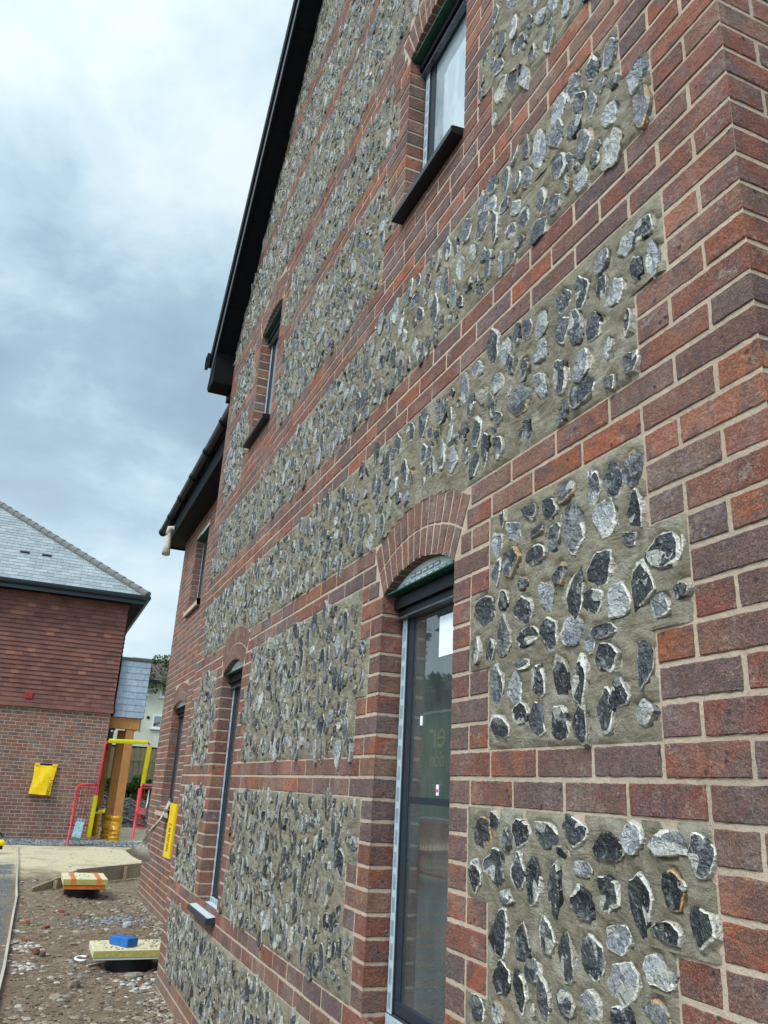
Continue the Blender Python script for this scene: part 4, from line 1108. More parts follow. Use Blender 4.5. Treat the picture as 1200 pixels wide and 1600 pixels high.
    def post(pxt, pxb, yt, yb, w, Y, name='post'):
        T, B = at(pxt, yt, Y), at(pxb, yb, Y); q = MB(); x = (T.x + B.x)/2; q.box((x-w/2, Y, ground_z(0, Y) - .05), (x+w/2, Y + w, bz - .262 if Y > HY + .3 else bz - .262), 0, bev=.006)
        o = q.build('post', [M['oak']], po); return o, x
    for (xt, xb, yt, yb, w, Y, hh) in ((203, 181, 1150, 1290, .185, HY + .18, .50), (190, 172, 1150, 1270, .185, HY + .75, .50), (166, 153, 1180, 1290, .12, HY + 1.6, .62)):
        o, x = post(xt, xb, yt, yb, w, Y)
        wr = MB(); gzz = ground_z(0, Y); pts = []; rr = []
        for j in range(19): pts.append((x + .004*math.sin(j*1.7), Y + w/2 + .006*math.cos(j*2.1), gzz - .02 + hh*j/18)); rr.append(w*.66 + .012*math.sin(j*2.4) + (.012 if j % 3 == 0 else 0) + (.025 if j == 18 else 0))
        wr.tube(pts, rr, 12); wr.build('plastic_wrap', [M['wrap']], o)
    bk = MB(); c = at(164, 1140, HY + .08); e = at(159, 1172, HY + .08); bx = hx + .012
    bk.box((bx, HY + .05, e.z), (bx + .05, HY + .15, c.z + .02), 0, bev=.004); bk.box((bx, HY + .0, c.z), (bx + .14, HY + .12, c.z + .045), 0, bev=.004); bk.tube([(bx + .11, HY + .05, c.z), (bx + .10, HY + .05, c.z - .10), (bx + .05, HY + .05, c.z - .16)], .012, 6)
    bk.build('wall_lantern', [M['black']], h)
M['red2'] = simple('red_vent', (0.36, 0.025, 0.018), .6)
tile_hung_house()

def lettering(txt, size, name, mat, parent, loc, rot, depth=.0008, sx=1.0):
    c = bpy.data.curves.new(name, 'FONT'); c.body = txt; c.size = size; c.extrude = depth; c.align_x = 'LEFT'
    tmp = bpy.data.objects.new('tmp', c); COL.objects.link(tmp); bpy.context.view_layer.update()
    me = bpy.data.meshes.new_from_object(tmp.evaluated_get(bpy.context.evaluated_depsgraph_get())); bpy.data.objects.remove(tmp)
    me.materials.clear(); me.materials.append(mat)
    o = bpy.data.objects.new(name, me); COL.objects.link(o); o.parent = parent; o.location = loc; o.rotation_euler = rot; o.scale = (sx, 1, 1); return o
def yellow_bag():
    Y = HY - .05; tl, tr, bl, br = at(54, 1195, Y), at(90, 1197, Y), at(44, 1240, Y), at(78, 1243, Y)
    mb = MB(); nu, nv = 10, 14; V = []
    for j in range(nv+1):
        v = j/nv
        for i in range(nu+1):
            u = i/nu; a = tl.lerp(tr, u); b = bl.lerp(br, u); p = a.lerp(b, v); bul = math.sin(math.pi*min(1, v*1.1))*.5
            p.x += -.030*math.sin(math.pi*v)*(1 if u < .5 else .6)*(-1 if u < .5 else 1) * .8
            p.y = Y - .010 - .035*v - .02*math.sin(math.pi*u)*bul - .004*math.sin(9*u + 7*v); V.append(p)
    F = [(j*(nu+1)+i, j*(nu+1)+i+1, (j+1)*(nu+1)+i+1, (j+1)*(nu+1)+i) for j in range(nv) for i in range(nu)]
    mb.add(V, F, 0, (1, 1, 1, 0), True)
    m = len(V); V2 = [Vector((p.x, Y + .045, p.z)) for p in V]; mb.add(V2, F, 0)
    edge = [i for i in range(nu+1)] + [j*(nu+1)+nu for j in range(1, nv+1)] + [nv*(nu+1)+i for i in range(nu-1, -1, -1)] + [j*(nu+1) for j in range(nv-1, 0, -1)]
    VV = [V[e] for e in edge] + [V2[e] for e in edge]; k = len(edge); mb.add(VV, [(i, (i+1) % k, k+(i+1) % k, k+i) for i in range(k)], 0)
    root_ = thing('yellow_bag', 'yellow plastic bag with black lettering fixed to the brick wall', 'bag')
    b = mb.build('bag_body', [M['yplastic']], root_)
    for u in (.02, .78):
        fl = MB(); a = tl.lerp(tr, u); fl.box((a.x, Y - .03, a.z - .01), (a.x + .10, Y + .02, a.z + .035), 0, bev=.004)
        fl.build('top_flap', [M['yplastic']], root_)
    bar = MB(); a = tl.lerp(tr, .24); b_ = tl.lerp(tr, .76); bar.box((a.x, Y - .01, a.z + .0), (b_.x, Y + .03, a.z + .032), 0); bar.build('bar', [M['black']], root_)
    P = at(79.3, 1216.5, Y - .075); ang = math.atan2(at(77, 1243, Y).z - at(85, 1217, Y).z, at(77, 1243, Y).x - at(85, 1217, Y).x)
    lettering('Tuscan', .125, 'lettering', M['ink'], root_, (P.x - .0, Y - .078, P.z), (R(90), -ang, 0), .001, .98)
    ln = MB(); q0, q1, q2 = at(77.6, 1214, Y-.07), at(71.5, 1241, Y-.07), at(84.5, 1214.5, Y-.07)
    for a, c in ((q0, q1), (q0, q2)): ln.beam((a.x, Y-.076, a.z), (c.x, Y-.076, c.z), .004, .010, 0, up=(0, 1, 0))
    ln.build('printed_border', [M['ink']], root_)
yellow_bag()

# ------------------------------------------------------------------ barriers, block and small things by the house
def barriers():
    Y = 17.35; g = ground_z(0, Y)
    P = lambda x, y, Y=Y: at(x, y, Y)
    def on(v, z=None): v = v.copy(); v.z = g if z is None else z; return v
    t = thing('pedestrian_barrier', 'red barrier panel with a tall frame sleeved in yellow foam beside the brick wall', 'barrier')
    r = .021
    a, b = P(108, 1302), P(120, 1236); c = P(127, 1226); d_ = P(153, 1226); a.z = g
    fr = MB(); fr.tube([a, b, P(122, 1229), c, d_], r, 8); fr.tube([P(106, 1289), P(140, 1290)], r*.9, 8)
    fr.tube([P(137, 1308), P(150, 1243), P(165, 1163), P(168.5, 1158.5), P(231, 1160), P(234, 1164)], r, 8)
    fr.build('frame', [M['red']], t)
    br = MB()
    for i in range(6):
        u = (i+1)/6.6; p, q = P(122 + 30*u, 1228), P(108 + 33*u, 1289); br.tube([p, q], .0055, 5)
    br.build('mesh_bars', [M['red']], t)
    f1 = MB(); f1.tube([P(150, 1243), P(138, 1308)], .048, 10); f1.build('foam_sleeve', [M['yellow']], t)
    f2 = MB(); f2.tube([P(170, 1157.5), P(230.5, 1160)], .044, 10); f2.build('foam_sleeve', [M['yellow']], t)
    f3 = MB(); f3.tube([P(234, 1165), P(222.5, 1228)], .048, 10); f3.build('foam_sleeve', [M['yellow']], t)
    # second barrier runs away to the right, seen nearly end on
    t2 = thing('pedestrian_barrier', 'red barrier seen nearly end on against the corner of the brick extension', 'barrier')
    Y2 = 16.2; Q = lambda x, y, dY=0: at(x, y, Y2 + dY)
    f = MB(); f.tube([Q(207, 1311), Q(214, 1262), Q(221, 1229), Q(223, 1226), Q(238, 1227, 1.1)], .024, 8); f.tube([Q(213, 1293), Q(225, 1294, .9)], .018, 8); f.tube([Q(214, 1268), Q(219, 1232)], .036, 8); f.tube([Q(221, 1231), Q(237, 1231, 1.1)], .012, 6)
    f.build('frame', [M['red']], t2)
    p = MB(); a, b = Q(214, 1262), Q(227, 1273, .6); p.add([a, Q(228, 1262, .6), b, Q(215, 1271), a + Vector((0, .02, 0)), Q(228, 1262, .6) + Vector((0, .02, 0)), b + Vector((0, .02, 0)), Q(215, 1271) + Vector((0, .02, 0))], [(0, 1, 2, 3), (4, 5, 6, 7), (0, 1, 5, 4), (1, 2, 6, 5), (2, 3, 7, 6), (3, 0, 4, 7)]); p.build('sign_plate', [M['red']], t2)
    q = MB(); q.tube([Q(233, 1234, 1.0), Q(230, 1255, 1.0), Q(228, 1262, .9)], .012, 6); q.build('cable_tie', [M['white']], t2)
    q = MB()
    for i in range(3): q.tube([Q(226 - i*3.5, 1233, .5), Q(222 - i*3.2, 1293, .5)], .005, 5)
    q.build('mesh_bars', [M['red']], t2)
barriers()
blk = MB(); a = at(118, 1311, 17.15); b = at(126, 1281, 17.45); blk.beam(a, b, .17, .11, 0, up=(0, -1, .2), bev=.006)
tag(blk.build('concrete_block', [M['concrete']]), 'blue-grey block leaning on the red barrier panel', 'block')
def cut_off_thing():
    t = thing('pipe_end', 'yellow rounded pipe end with a black lead cut off by the left edge', 'pipe')
    a = at(-14, 1317, 15.6); b = at(3, 1317, 15.6); c = at(7, 1320, 15.6); m = MB(); m.tube([a, b, c], [.05, .055, .035], 12); m.build('pipe', [M['yplastic']], t)
    m = MB(); m.tube([at(-14, 1324, 15.6), at(4, 1324, 15.6)], .035, 8); m.build('dark_base', [M['black']], t); m = MB(); m.tube([at(-6, 1298, 16.4), at(0, 1301, 16.4), at(5, 1308, 16.4)], .016, 6); m.build('black_lead', [M['black']], t)
cut_off_thing()
def pipework():
    t = MB(); a = at(140, 1268, 20.2); b = at(158, 1269, 20.2); t.tube([a, b], .045, 10); t.tube([at(158, 1269, 20.2), at(164, 1266, 20.3)], .045, 10)
    th = thing('ducting', 'yellow gas duct with a blue fitting lying behind the foam sleeve', 'duct')
    t.build('duct', [M['yellow']], th); q = MB(); q.box((at(149, 1262, 20.1).x, 20.05, at(149, 1268, 20.1).z), (at(154, 1262, 20.1).x, 20.2, at(149, 1262, 20.1).z), 0, bev=.01); q.build('fitting', [M['blue']], th)
pipework()

# ------------------------------------------------------------------ chamber covers, timber edging, strip
def chamber(label, y0, y1, x0, x1, z, th, first):
    t = thing('covered_chamber', label, 'chamber cover', group=None)
    b = MB(); b.box((x0, y0, z), (x1, y1, z+th), 0, bev=.006); b.box((x0+.002, y0-.0012, z+.003), (x1-.002, y0-.0004, z+th-.003), 1); b.build('foam_board', [M['yboard'], M['ybface']], t)
    g = ground_z(0, y0); cx, cy = (x0+x1)/2, (y0+y1)/2
    if first:
        o = MB(); o.box((x0+.02, y0+.015, z-.055), (x1-.02, y1-.02, z-.001), 0, bev=.008); o.build('orange_tray', [M['orange']], t)
        for s in (.22, .80):
            q = MB(); X = x0+(x1-x0)*s; q.box((X-.03, y0-.004, z-.002), (X+.03, y0-.0016, z+th+.001)); q.box((X-.03, y0-.003, z+th+.0012), (X+.03, y1, z+th+.003)); q.build('strap', [M['orange']], t)
        zt = z-.056
    else:
        o = MB(); o.box((x0+.01, y0+.005, z-.016), (x1+.02, y1-.01, z-.002), 0, bev=.003); o.build('white_sheet', [M['white']], t); zt = z-.018
    r = MB(); rad = min(x1-x0, y1-y0)*.43
    pts = []; rr = []
    n = 9
    for i in range(n+1): pts.append((cx, cy, g - .03 + (zt - g + .03)*i/n)); rr.append(rad*(1.0 if i % 2 else .95))
    r.tube(pts, rr, 24); r.build('riser', [M['black']], t)
    # crumbs of mortar on top
    c = MB()
    for _ in range(46 if first else 120):
        x, y, s = rng.uniform(x0+.02, x1-.02), rng.uniform(y0+.02, y1-.02), rng.uniform(.003, .011)
        if not first and rng.random() < .5: x = rng.uniform((x0+x1)/2+.1, x1-.02)
        pebble(c, x, y, z+th+s*.3, s)
    c.build('mortar_crumbs', [M['stone']], t)['kind'] = 'stuff'
    return t
def pebble(mb, x, y, z, s, col=None, flat=.6):
    col = col or rng.choice([0, 1, 2]); 
    if isinstance(col, (int, np.integer)): col = [(0.30, 0.27, 0.22), (0.13, 0.11, 0.09), (0.45, 0.42, 0.37)][col]
    k = rng.uniform(.75, 1.25); n = 5; V = []; a0 = rng.uniform(0, 6.28)
    for r_, h in ((.75, -.5), (1.0, .05), (.55, .6)):
        for i in range(n):
            a = a0 + 2*math.pi*i/n; q = s*r_*rng.uniform(.75, 1.2); V.append((x + q*math.cos(a)*1.15, y + q*math.sin(a), z + s*h*flat))
    F = [tuple(range(2*n, 3*n))]
    for r_ in range(2):
        for i in range(n): F.append((r_*n+i, r_*n+(i+1) % n, (r_+1)*n+(i+1) % n, (r_+1)*n+i))
    mb.add(V, F, 0, tuple(v*k for v in col) + (0,))
chamber('yellow foam board on a black riser with orange straps, by the timber edging', 10.75, 11.5, -.50, .04, -1.435, .07, True)
chamber('thick cream foam board on a black riser, carrying a small blue block, nearer the wall', 6.52, 6.98, -.42, .22, -1.495, .055, False)
bb = MB(); RT = Matrix.Translation((-.165, 6.72, -1.438)) @ Matrix.Rotation(R(34), 4, 'Z'); bb.box((-.055, -.10, 0), (.055, .12, .065), 0, (1, 1, 1, 0), RT, .004)
tag(bb.build('blue_block', [M['blue']]), 'small blue block sitting on the cream foam board', 'block')
def edging():
    t = thing('timber_edging', 'angled timber boards on stakes holding back the sandy path', 'edging')
    pts = [(-.86, 11.15), (-.30, 11.85), (.62, 12.75)]
    P = [(x, y, ground_z(x, y)) for x, y in ((-.84, 11.25), (-.27, 12.05), (1.2, 13.15))]
    for i in range(2):
        a, b = Vector(P[i]), Vector(P[i+1]); a.z += .0 if i == 0 else .13; b.z += .13 if i == 0 else .15
        m = MB(); m.beam(a + Vector((0, 0, -.02)), b + Vector((0, 0, -.02)), .028, .20 if i else .18, 0, bev=.003); m.build('board', [M['rawwood']], t)
    for (u, i) in ((.45, 0), (.70, 0), (.93, 0), (.47, 1)):
        a, b = Vector(P[i]), Vector(P[i+1]); p = a.lerp(b, u); z = p.z + (.0 + .13*u if i == 0 else .135) + .06
        m = MB(); m.beam((p.x+.03, p.y-.035, p.z-.1), (p.x+.03, p.y-.035, z), .045, .045, 0, up=(0, 1, 0), bev=.003); m.build('stake', [M['rawwood']], t)
    m = MB(); xs = [(-1.09, 16.7), (-1.05, 14.2), (-1.03, 11.6), (-1.015, 10.6), (-1.035, 9.2), (-1.05, 7.6), (-1.06, 6.6), (-1.09, 5.4), (-1.14, 3.6)]
    for (x0, y0), (x1, y1) in zip(xs[:-1], xs[1:]):
        m.beam((x0, y0, gz(x0, y0)+.012), (x1, y1, gz(x1, y1)+.012), .022, .075, 0, bev=.002)
    tag(m.build('kerb_board', [M['palewood']]), 'long pale timber edge board along the grey path at far left', 'edge board')
M['palewood'] = timber_material('pale_timber', (0.40, 0.36, 0.28), (0.56, 0.51, 0.42))
edging()

# ------------------------------------------------------------------ hanging sheet and yellow strip at the far lower window
def membrane_and_strip():
    X = EX - .02
    top = atx(266, 1252, X); 
    pts = [(266, 1252, 0.44, .10), (252, 1278, .38, .11), (240, 1294, .30, .09), (232, 1308, .24, .05), (226, 1320, .22, .05), (221, 1330, .18, .13), (216, 1337, .16, .22), (217, 1343, .18, .12)]
    m = MB(); V = []
    for i, (px, py, x, w) in enumerate(pts):
        p = atx(px, py, x)
        for j in range(5):
            u = j/4 - .5; k_ = min(1, i/4); V.append(p + Vector((.012*math.sin(j*2.2 + i) + u*w*1.3*k_, u*w*1.5*(1-k_), u*w*(.55 - 1.0*k_))))
    F = [(i*5+j, i*5+j+1, (i+1)*5+j+1, (i+1)*5+j) for i in range(len(pts)-1) for j in range(4)]
    m.add(V, F, 0, (1, 1, 1, 0), True); m.add([v + Vector((-.006, 0, .004)) for v in V], F, 0, (1, 1, 1, 0), True)
    tag(m.build('loose_sheet', [M['fabric']]), 'twisted grey sheet trailing from the sill of the far lower window', 'sheet')
    t = thing('yellow_strip', 'long yellow board strip with black print hanging at the edge of the extension', 'strip')
    x = .30; a, b, c, d = atx(267, 1255, x), atx(276, 1257, x), atx(254, 1338, x), atx(263.5, 1342, x)
    m = MB(); off = Vector((.020, 0, 0)); V = [c, d, b, a]; V += [v + off for v in V]
    m.add(V, [(0, 1, 2, 3), (4, 5, 6, 7), (0, 1, 5, 4), (1, 2, 6, 5), (2, 3, 7, 6), (3, 0, 4, 7)]); m.build('strip_board', [M['yplastic']], t)
    k = MB(); rr = random.Random(3); w_ = (b - a)
    def at_(u, v): return (a.lerp(c, v)).lerp(b.lerp(d, v), u) + Vector((-.0015, 0, 0))
    def stroke(u0, v0, u1, v1, w=.0065): k.beam(at_(u0, v0), at_(u1, v1), w, .001, 0, up=(1, 0, 0))
    stroke(.28, .38, .72, .38); stroke(.28, .38, .28, .44); stroke(.72, .38, .72, .40)
    for i in range(8):
        v = .46 + i*.058
        stroke(.34, v, .66, v + rr.uniform(-.004, .004)); stroke(.34 if i % 2 else .66, v, .34 if i % 2 else .66, v+.026)
        if i % 3 != 1: stroke(.34, v+.028, .62, v+.028)
    k.build('printed_marks', [M['ink']], t)
membrane_and_strip()

# ------------------------------------------------------------------ loose stones, rubble, gravel
def scatter():
    g = MB()
    for _ in range(5200):
        y = 17.2 + 1.45*rng.random(); x = rng.uniform(-3.2, 3.0); s = rng.uniform(.010, .024); k = [(0.20, 0.20, 0.21), (0.10, 0.10, 0.11), (0.33, 0.33, 0.34)][rng.integers(3)]
        pebble(g, x, y, ground_z(x, y) + .012, s, k)
    for _ in range(700):
        x, y = rng.normal(.0, .28), rng.normal(9.05, .17); s = rng.uniform(.008, .017)
        if x < .40 and abs(y - 9.05) < .42: pebble(g, x, y, gz(x, y) + .003, s, [(0.20, 0.20, 0.22), (0.09, 0.09, 0.10), (0.30, 0.31, 0.33)][rng.integers(3)])
    tag(g.build('gravel', [M['stone']]), '', '', kind='stuff')
    d = MB()
    for _ in range(8000):
        y = 4.4 + 12.5*rng.random()**1.5; x = rng.uniform(-1.04 if y < 13 else -3, -.02 if y < 5.95 else .43 if y < 11 else 2.2); s = min(.03, abs(rng.normal(0, .0065)) + .0035)
        c = [(0.20, 0.155, 0.11), (0.13, 0.095, 0.07), (0.30, 0.25, 0.19), (0.27, 0.22, 0.165), (0.17, 0.14, 0.11), (0.12, 0.10, 0.08)][rng.integers(6)]
        if rng.random() < .015: c = (0.27, 0.13, 0.10)
        if y > 12.6:
            if rng.random() < .45: continue
            c = vary((0.50, 0.43, 0.31), .6, 1.2)
        pebble(d, x, y, gz(x, y) + s*.15, s, c)
    for _ in range(1300):                                            # grey path on the left
        y = 4.4 + 10*rng.random()**1.4; x = rng.uniform(-2.4, -1.12); pebble(d, x, y, gz(x, y) + .002, rng.uniform(.004, .013), [(0.22, 0.22, 0.21), (0.11, 0.11, 0.11), (0.36, 0.34, 0.30)][rng.integers(3)])
    for cx, cy, n, sp in ((-.93, 7.7, 90, .07), (-.90, 6.9, 70, .08), (-.12, 6.1, 60, .09), (.02, 5.95, 50, .06), (-.1, 7.6, 24, .12)):
        for _ in range(n):
            x, y = cx + rng.normal(0, sp), cy + rng.normal(0, sp*2.2); s = rng.uniform(.006, .024)
            pebble(d, min(x, -.03 if y < 5.9 else .35), y, gz(x, y) + s*.2, s, [(0.46, 0.45, 0.42), (0.28, 0.26, 0.23), (0.5, 0.47, 0.43), (0.33, 0.24, 0.19)][rng.integers(4)])
    for _ in range(420):                                             # clods and bigger stones
        y = 4.5 + 8.2*rng.random()**1.3; x = rng.uniform(-1.0, -.03 if y < 5.95 else .38); sz = rng.uniform(.014, .034)
        pebble(d, x, y, gz(x, y) + sz*.12, sz, [(0.22, 0.165, 0.115), (0.16, 0.12, 0.085), (0.28, 0.235, 0.18), (0.33, 0.30, 0.26)][rng.integers(4)])
    for _ in range(1500):                                            # dirt banked against the foot of the wall
        y = rng.uniform(4.6, 10.8); xw = 0 if y < 5.93 else .44; x = xw - abs(rng.normal(0, .07)); sz = rng.uniform(.006, .022)
        pebble(d, x, y, gz(min(x, xw - .03), y) + .03*math.exp(-(xw-x)*18), sz, [(0.20, 0.15, 0.105), (0.25, 0.20, 0.15), (0.15, 0.115, 0.085), (0.36, 0.32, 0.27)][rng.integers(4)])
    tag(d.build('rubble', [M['stone']]), '', '', kind='stuff')
scatter()
def chunk(px, py, sx, sy, sz, col, name, label, cat, rot=None):
    p = atz(px, py, ground_z(0, 8)); z = gz(p.x, p.y); m = MB(); r_ = Matrix.Translation((p.x, p.y, z + sz*.25)) @ Matrix.Rotation(rot if rot is not None else rnd.uniform(0, 3), 4, 'Z') @ Matrix.Rotation(rnd.uniform(-.2, .2), 4, 'X')
    n = 7; V = []
    for r2, h in ((.9, -.5), (1.0, .1), (.8, .5)):
        for i in range(n):
            a = 2*math.pi*i/n; q = r2*rnd.uniform(.8, 1.1); V.append(r_ @ Vector((q*math.cos(a)*sx/2, q*math.sin(a)*sy/2, sz*h*rnd.uniform(.85, 1.1))))
    F = [tuple(range(2*n, 3*n))]
    for k in range(2):
        for i in range(n): F.append((k*n+i, k*n+(i+1) % n, (k+1)*n+(i+1) % n, (k+1)*n+i))
    m.add(V, F, 0, col + (0,)); return tag(m.build(name, [M['stone']]), label, cat)
RB = (0.30, 0.085, 0.055)
chunk(72, 1448, .13, .06, .035, RB, 'brick_fragment', 'flat red brick fragment lying on bare dirt, second from the left', 'brick piece')
chunk(41, 1443, .08, .07, .05, (0.34, 0.13, 0.08), 'brick_fragment', 'orange-red brick lump nearest the pale edge board', 'brick piece')
chunk(95, 1425, .15, .08, .04, (0.22, 0.045, 0.035), 'brick_fragment', 'dark red tile piece farthest up the dirt', 'brick piece')
chunk(122, 1431, .13, .06, .025, (0.25, 0.08, 0.05), 'brick_fragment', 'thin red tile sliver farthest right on the dirt', 'brick piece')
chunk(40, 1470, .11, .05, .03, (0.25, 0.075, 0.06), 'brick_fragment', 'dark pinkish brick piece beside the white rubble', 'brick piece')
chunk(55, 1490, .09, .07, .05, (0.17, 0.06, 0.05), 'brick_fragment', 'purple-brown broken brick below the white rubble', 'brick piece')
chunk(66, 1493, .06, .05, .05, (0.10, 0.085, 0.07), 'stone', 'dark brown stone next to the purple-brown brick', 'stone')
chunk(115, 1545, .13, .07, .07, (0.23, 0.19, 0.15), 'stone', 'pale grey-brown pointed stone alone in the mid dirt', 'stone')
chunk(112, 1514, .09, .05, .035, (0.15, 0.13, 0.11), 'stone', 'grey flat stone above the pointed stone', 'stone')
chunk(181, 1512, .10, .09, .06, (0.32, 0.31, 0.28), 'stone', 'pale grey mortar lump below the cream foam board', 'stone')
chunk(209, 1525, .17, .13, .04, (0.25, 0.215, 0.17), 'stone', 'broad flat tan stone near the foot of the wall', 'stone')
chunk(70, 1390, .10, .08, .08, (0.60, 0.56, 0.50), 'stone', 'white stone at the tip of the timber edging', 'stone')
chunk(198, 1451, .11, .08, .07, (0.35, 0.36, 0.34), 'stone', 'pale grey stone behind the blue block', 'stone')
chunk(86, 1562, .15, .09, .03, (0.26, 0.225, 0.165), 'stone', 'flat buff stone low in the picture', 'stone')
chunk(24, 1455, .11, .05, .02, (0.50, 0.50, 0.49), 'stone', 'pale slate flake beside the edge board', 'stone')
m = MB(); c = atz(128, 1498, GZ); z = gz(c.x, c.y); m.tube([Vector((c.x + .055*math.cos(a), c.y + .09*math.sin(a), z + .015)) for a in np.linspace(.7, 5.3, 12)], .010, 8)
tag(m.build('pipe_offcut', [M['white']]), 'curled white plastic offcut on the dirt', 'offcut')
m = MB(); p, q = atz(136, 1510, GZ), atz(155, 1506, GZ); m.beam((p.x, p.y, gz(p.x, p.y)+.012), (q.x, q.y, gz(q.x, q.y)+.012), .018, .010, 0)
tag(m.build('timber_sliver', [M['palewood']]), 'straight pale wood sliver below the cream foam board', 'wood sliver')

# ------------------------------------------------------------------ far things: render house, fence, heap, trees
def white_house():
    Y = 34.0; h = thing('rendered_house', 'cream rendered house with brown pantiled roof seen beyond the porch', 'house')
    P = lambda x, y: at(x, y, Y)
    x0 = P(150, 1100).x; x1 = x0 + 9; zt = P(235, 1062).z; zb = ground_z(0, Y) - .2; zd = P(200, 1165).z
    w = MB(); w.box((x0, Y, zb), (x1, Y + 7, zt)); w.box((x0-.02, Y - .03, zd - .25), (x1, Y - .004, zd), 1)
    for (a, b, c, d) in ((P(219, 1118), P(221, 1142), 0, 0),): w.box((a.x, Y - .03, b.z), (a.x + .05, Y - .004, a.z), 2)
    w.build('wall', [M['render'], M['black'], M['lead']], h)
    def win(xa, ya, xb, yb):
        a, b = P(xa, ya), P(xb, yb); f = MB(); t = .07; X0, X1, Z0, Z1 = a.x, b.x, b.z, a.z
        f.box((X0, Y-.04, Z0), (X1, Y-.005, Z0+t)); f.box((X0, Y-.04, Z1-t), (X1, Y-.005, Z1)); f.box((X0, Y-.04, Z0+t), (X0+t, Y-.005, Z1-t)); f.box((X1-t, Y-.04, Z0+t), (X1, Y-.005, Z1-t)); f.box((X0-.05, Y-.08, Z0-.05), (X1+.05, Y-.005, Z0-.002))
        o = f.build('window', [M['white']], h); g = MB(); g.box((X0+t, Y-.02, Z0+t), (X1-t, Y-.008, Z1-t)); g.build('pane', [M['glass']], o)
    win(239, 1116, 268, 1140); win(205, 1064, 231, 1086); win(252, 1068, 280, 1092)
    v = MB(); p = P(231.5, 1121); v.tube([(p.x, Y-.03, p.z), (p.x, Y-.004, p.z)], .06, 10); v.build('vent', [M['black']], h)
    r = MB(); E = Vector((x0 - .3, Y - .35, zt)); rh = P(225, 1029).z - zt; rx = P(212, 1029).x
    q = rh/.75
    R0 = [(E.x, E.y, E.z), (x1, E.y, E.z), (x1, E.y + q, E.z + rh), (rx, E.y + q, E.z + rh), (E.x, E.y + 2*q, E.z)]
    r.add(R0, [(0, 1, 2, 3), (0, 3, 4)], 0); n = 11
    for i in range(n):                                               # tile courses as low steps
        u0 = i/n; z0 = E.z + rh*u0 + .02; y0 = E.y + q*u0 - .02; xl = E.x + (rx - E.x)*u0
        xx = xl
        while xx < xl + 7:
            r.tube([(xx, y0, z0 + .015), (xx + (rx-E.x)/n*.0, y0 + q/n*1.05, z0 + rh/n*1.05 + .015)], .05, 5, 0, cap=False); xx += .19
        r.box((xl, y0 - .02, z0 - .03), (x1, y0 + .02, z0 + .05), 0)
    r.box((E.x, E.y - .05, E.z - .22), (x1, E.y - .01, E.z - .02), 1); r.tube([(rx, E.y + q, E.z + rh + .03), (x1, E.y + q, E.z + rh + .03)], .09, 8); r.tube([(rx, E.y + q, E.z + rh + .03), (E.x, E.y, E.z + .03)], .09, 8)
    r.build('roof', [M['browntile'], M['black']], h)
white_house()
def fence():
    Y = 27.0; f = thing('board_fence', 'weathered vertical board fence behind the porch posts', 'fence'); zt = at(200, 1168, Y).z; x0 = at(140, 1168, Y).x; x = x0; b = MB()
    while x < x0 + 6:
        w = .10; y = Y + (.0 if int((x-x0)/.09) % 2 else .02); b.box((x, y, ground_z(0, Y) - .2), (x+w, y + .018, zt + rng.uniform(-.015, .015))); x += .095
    b.build('boards', [M['fence']], f)
    c = MB(); c.box((x0, Y - .01, zt - .4), (x0 + 6, Y - .002, zt - .32)) ; c.build('rail', [M['fence']], f)
fence()
def heap():
    m = MB(); nx_, ny_ = 60, 26; x0, x1, y0, y1 = -.3, 4.5, 22.4, 25.2; V = []
    for j in range(ny_+1):
        for i in range(nx_+1):
            x = x0 + (x1-x0)*i/nx_; y = y0 + (y1-y0)*j/ny_; v = j/ny_
            V.append((x, y, ground_z(x, y) - .05 + .62*math.sin(math.pi*min(1, v*.62+.0))*(.8 + .2*math.sin(x*2.1)) * min(1, (x-x0)*1.2 + .2) + rng.uniform(-.03, .03)))
    F = [(j*(nx_+1)+i, j*(nx_+1)+i+1, (j+1)*(nx_+1)+i+1, (j+1)*(nx_+1)+i) for j in range(ny_) for i in range(nx_)]
    m.add(V, F, 0, (0.14, 0.12, 0.10, 0))
    for _ in range(1500):
        k = rng.integers(len(V)); p = V[k]; pebble(m, p[0] + rng.uniform(-.05, .05), p[1] + rng.uniform(-.05, .05), p[2] + .02, rng.uniform(.02, .06), [(0.30, 0.28, 0.25), (0.11, 0.10, 0.09), (0.20, 0.17, 0.14), (0.42, 0.40, 0.37)][rng.integers(4)])
    tag(m.build('rubble_heap', [M['stone']]), 'grey heap of rubble and soil behind the porch posts', 'heap')
heap()
def leaves(mb, cen, rad, n, size, cols, clumps=16, gap=.0):
    C_ = [Vector(cen) + Vector((rng.normal(0, .45)*rad[0], rng.normal(0, .45)*rad[1], rng.normal(0, .42)*rad[2])) for _ in range(clumps)]
    tone = [rng.uniform(.6, 1.35) for _ in range(clumps)]; cr = [rng.uniform(.22, .42) for _ in range(clumps)]
    for _ in range(n):
        k = rng.integers(clumps); r = cr[k]; d = Vector(rng.normal(0, 1, 3)); d.normalize(); d = d * rng.uniform(.45, 1.0)**.5
        p = C_[k] + Vector((d.x*r*rad[0], d.y*r*rad[1], d.z*r*rad[2])); s = size*rng.uniform(.6, 1.3)
        a = Vector(rng.normal(0, 1, 3)); a.normalize(); b = a.cross(Vector(rng.normal(0, 1, 3))); b.normalize()
        c = cols[rng.integers(len(cols))]; t = tone[k]*rng.uniform(.8, 1.2)
        mb.add([p - a*s, p + b*s*.5, p + a*s, p - b*s*.5], [(0, 1, 2, 3)], 0, (c[0]*t, c[1]*t, c[2]*t, 0))
G1 = [(0.045, 0.075, 0.02), (0.06, 0.095, 0.025), (0.035, 0.058, 0.018), (0.075, 0.105, 0.03)]
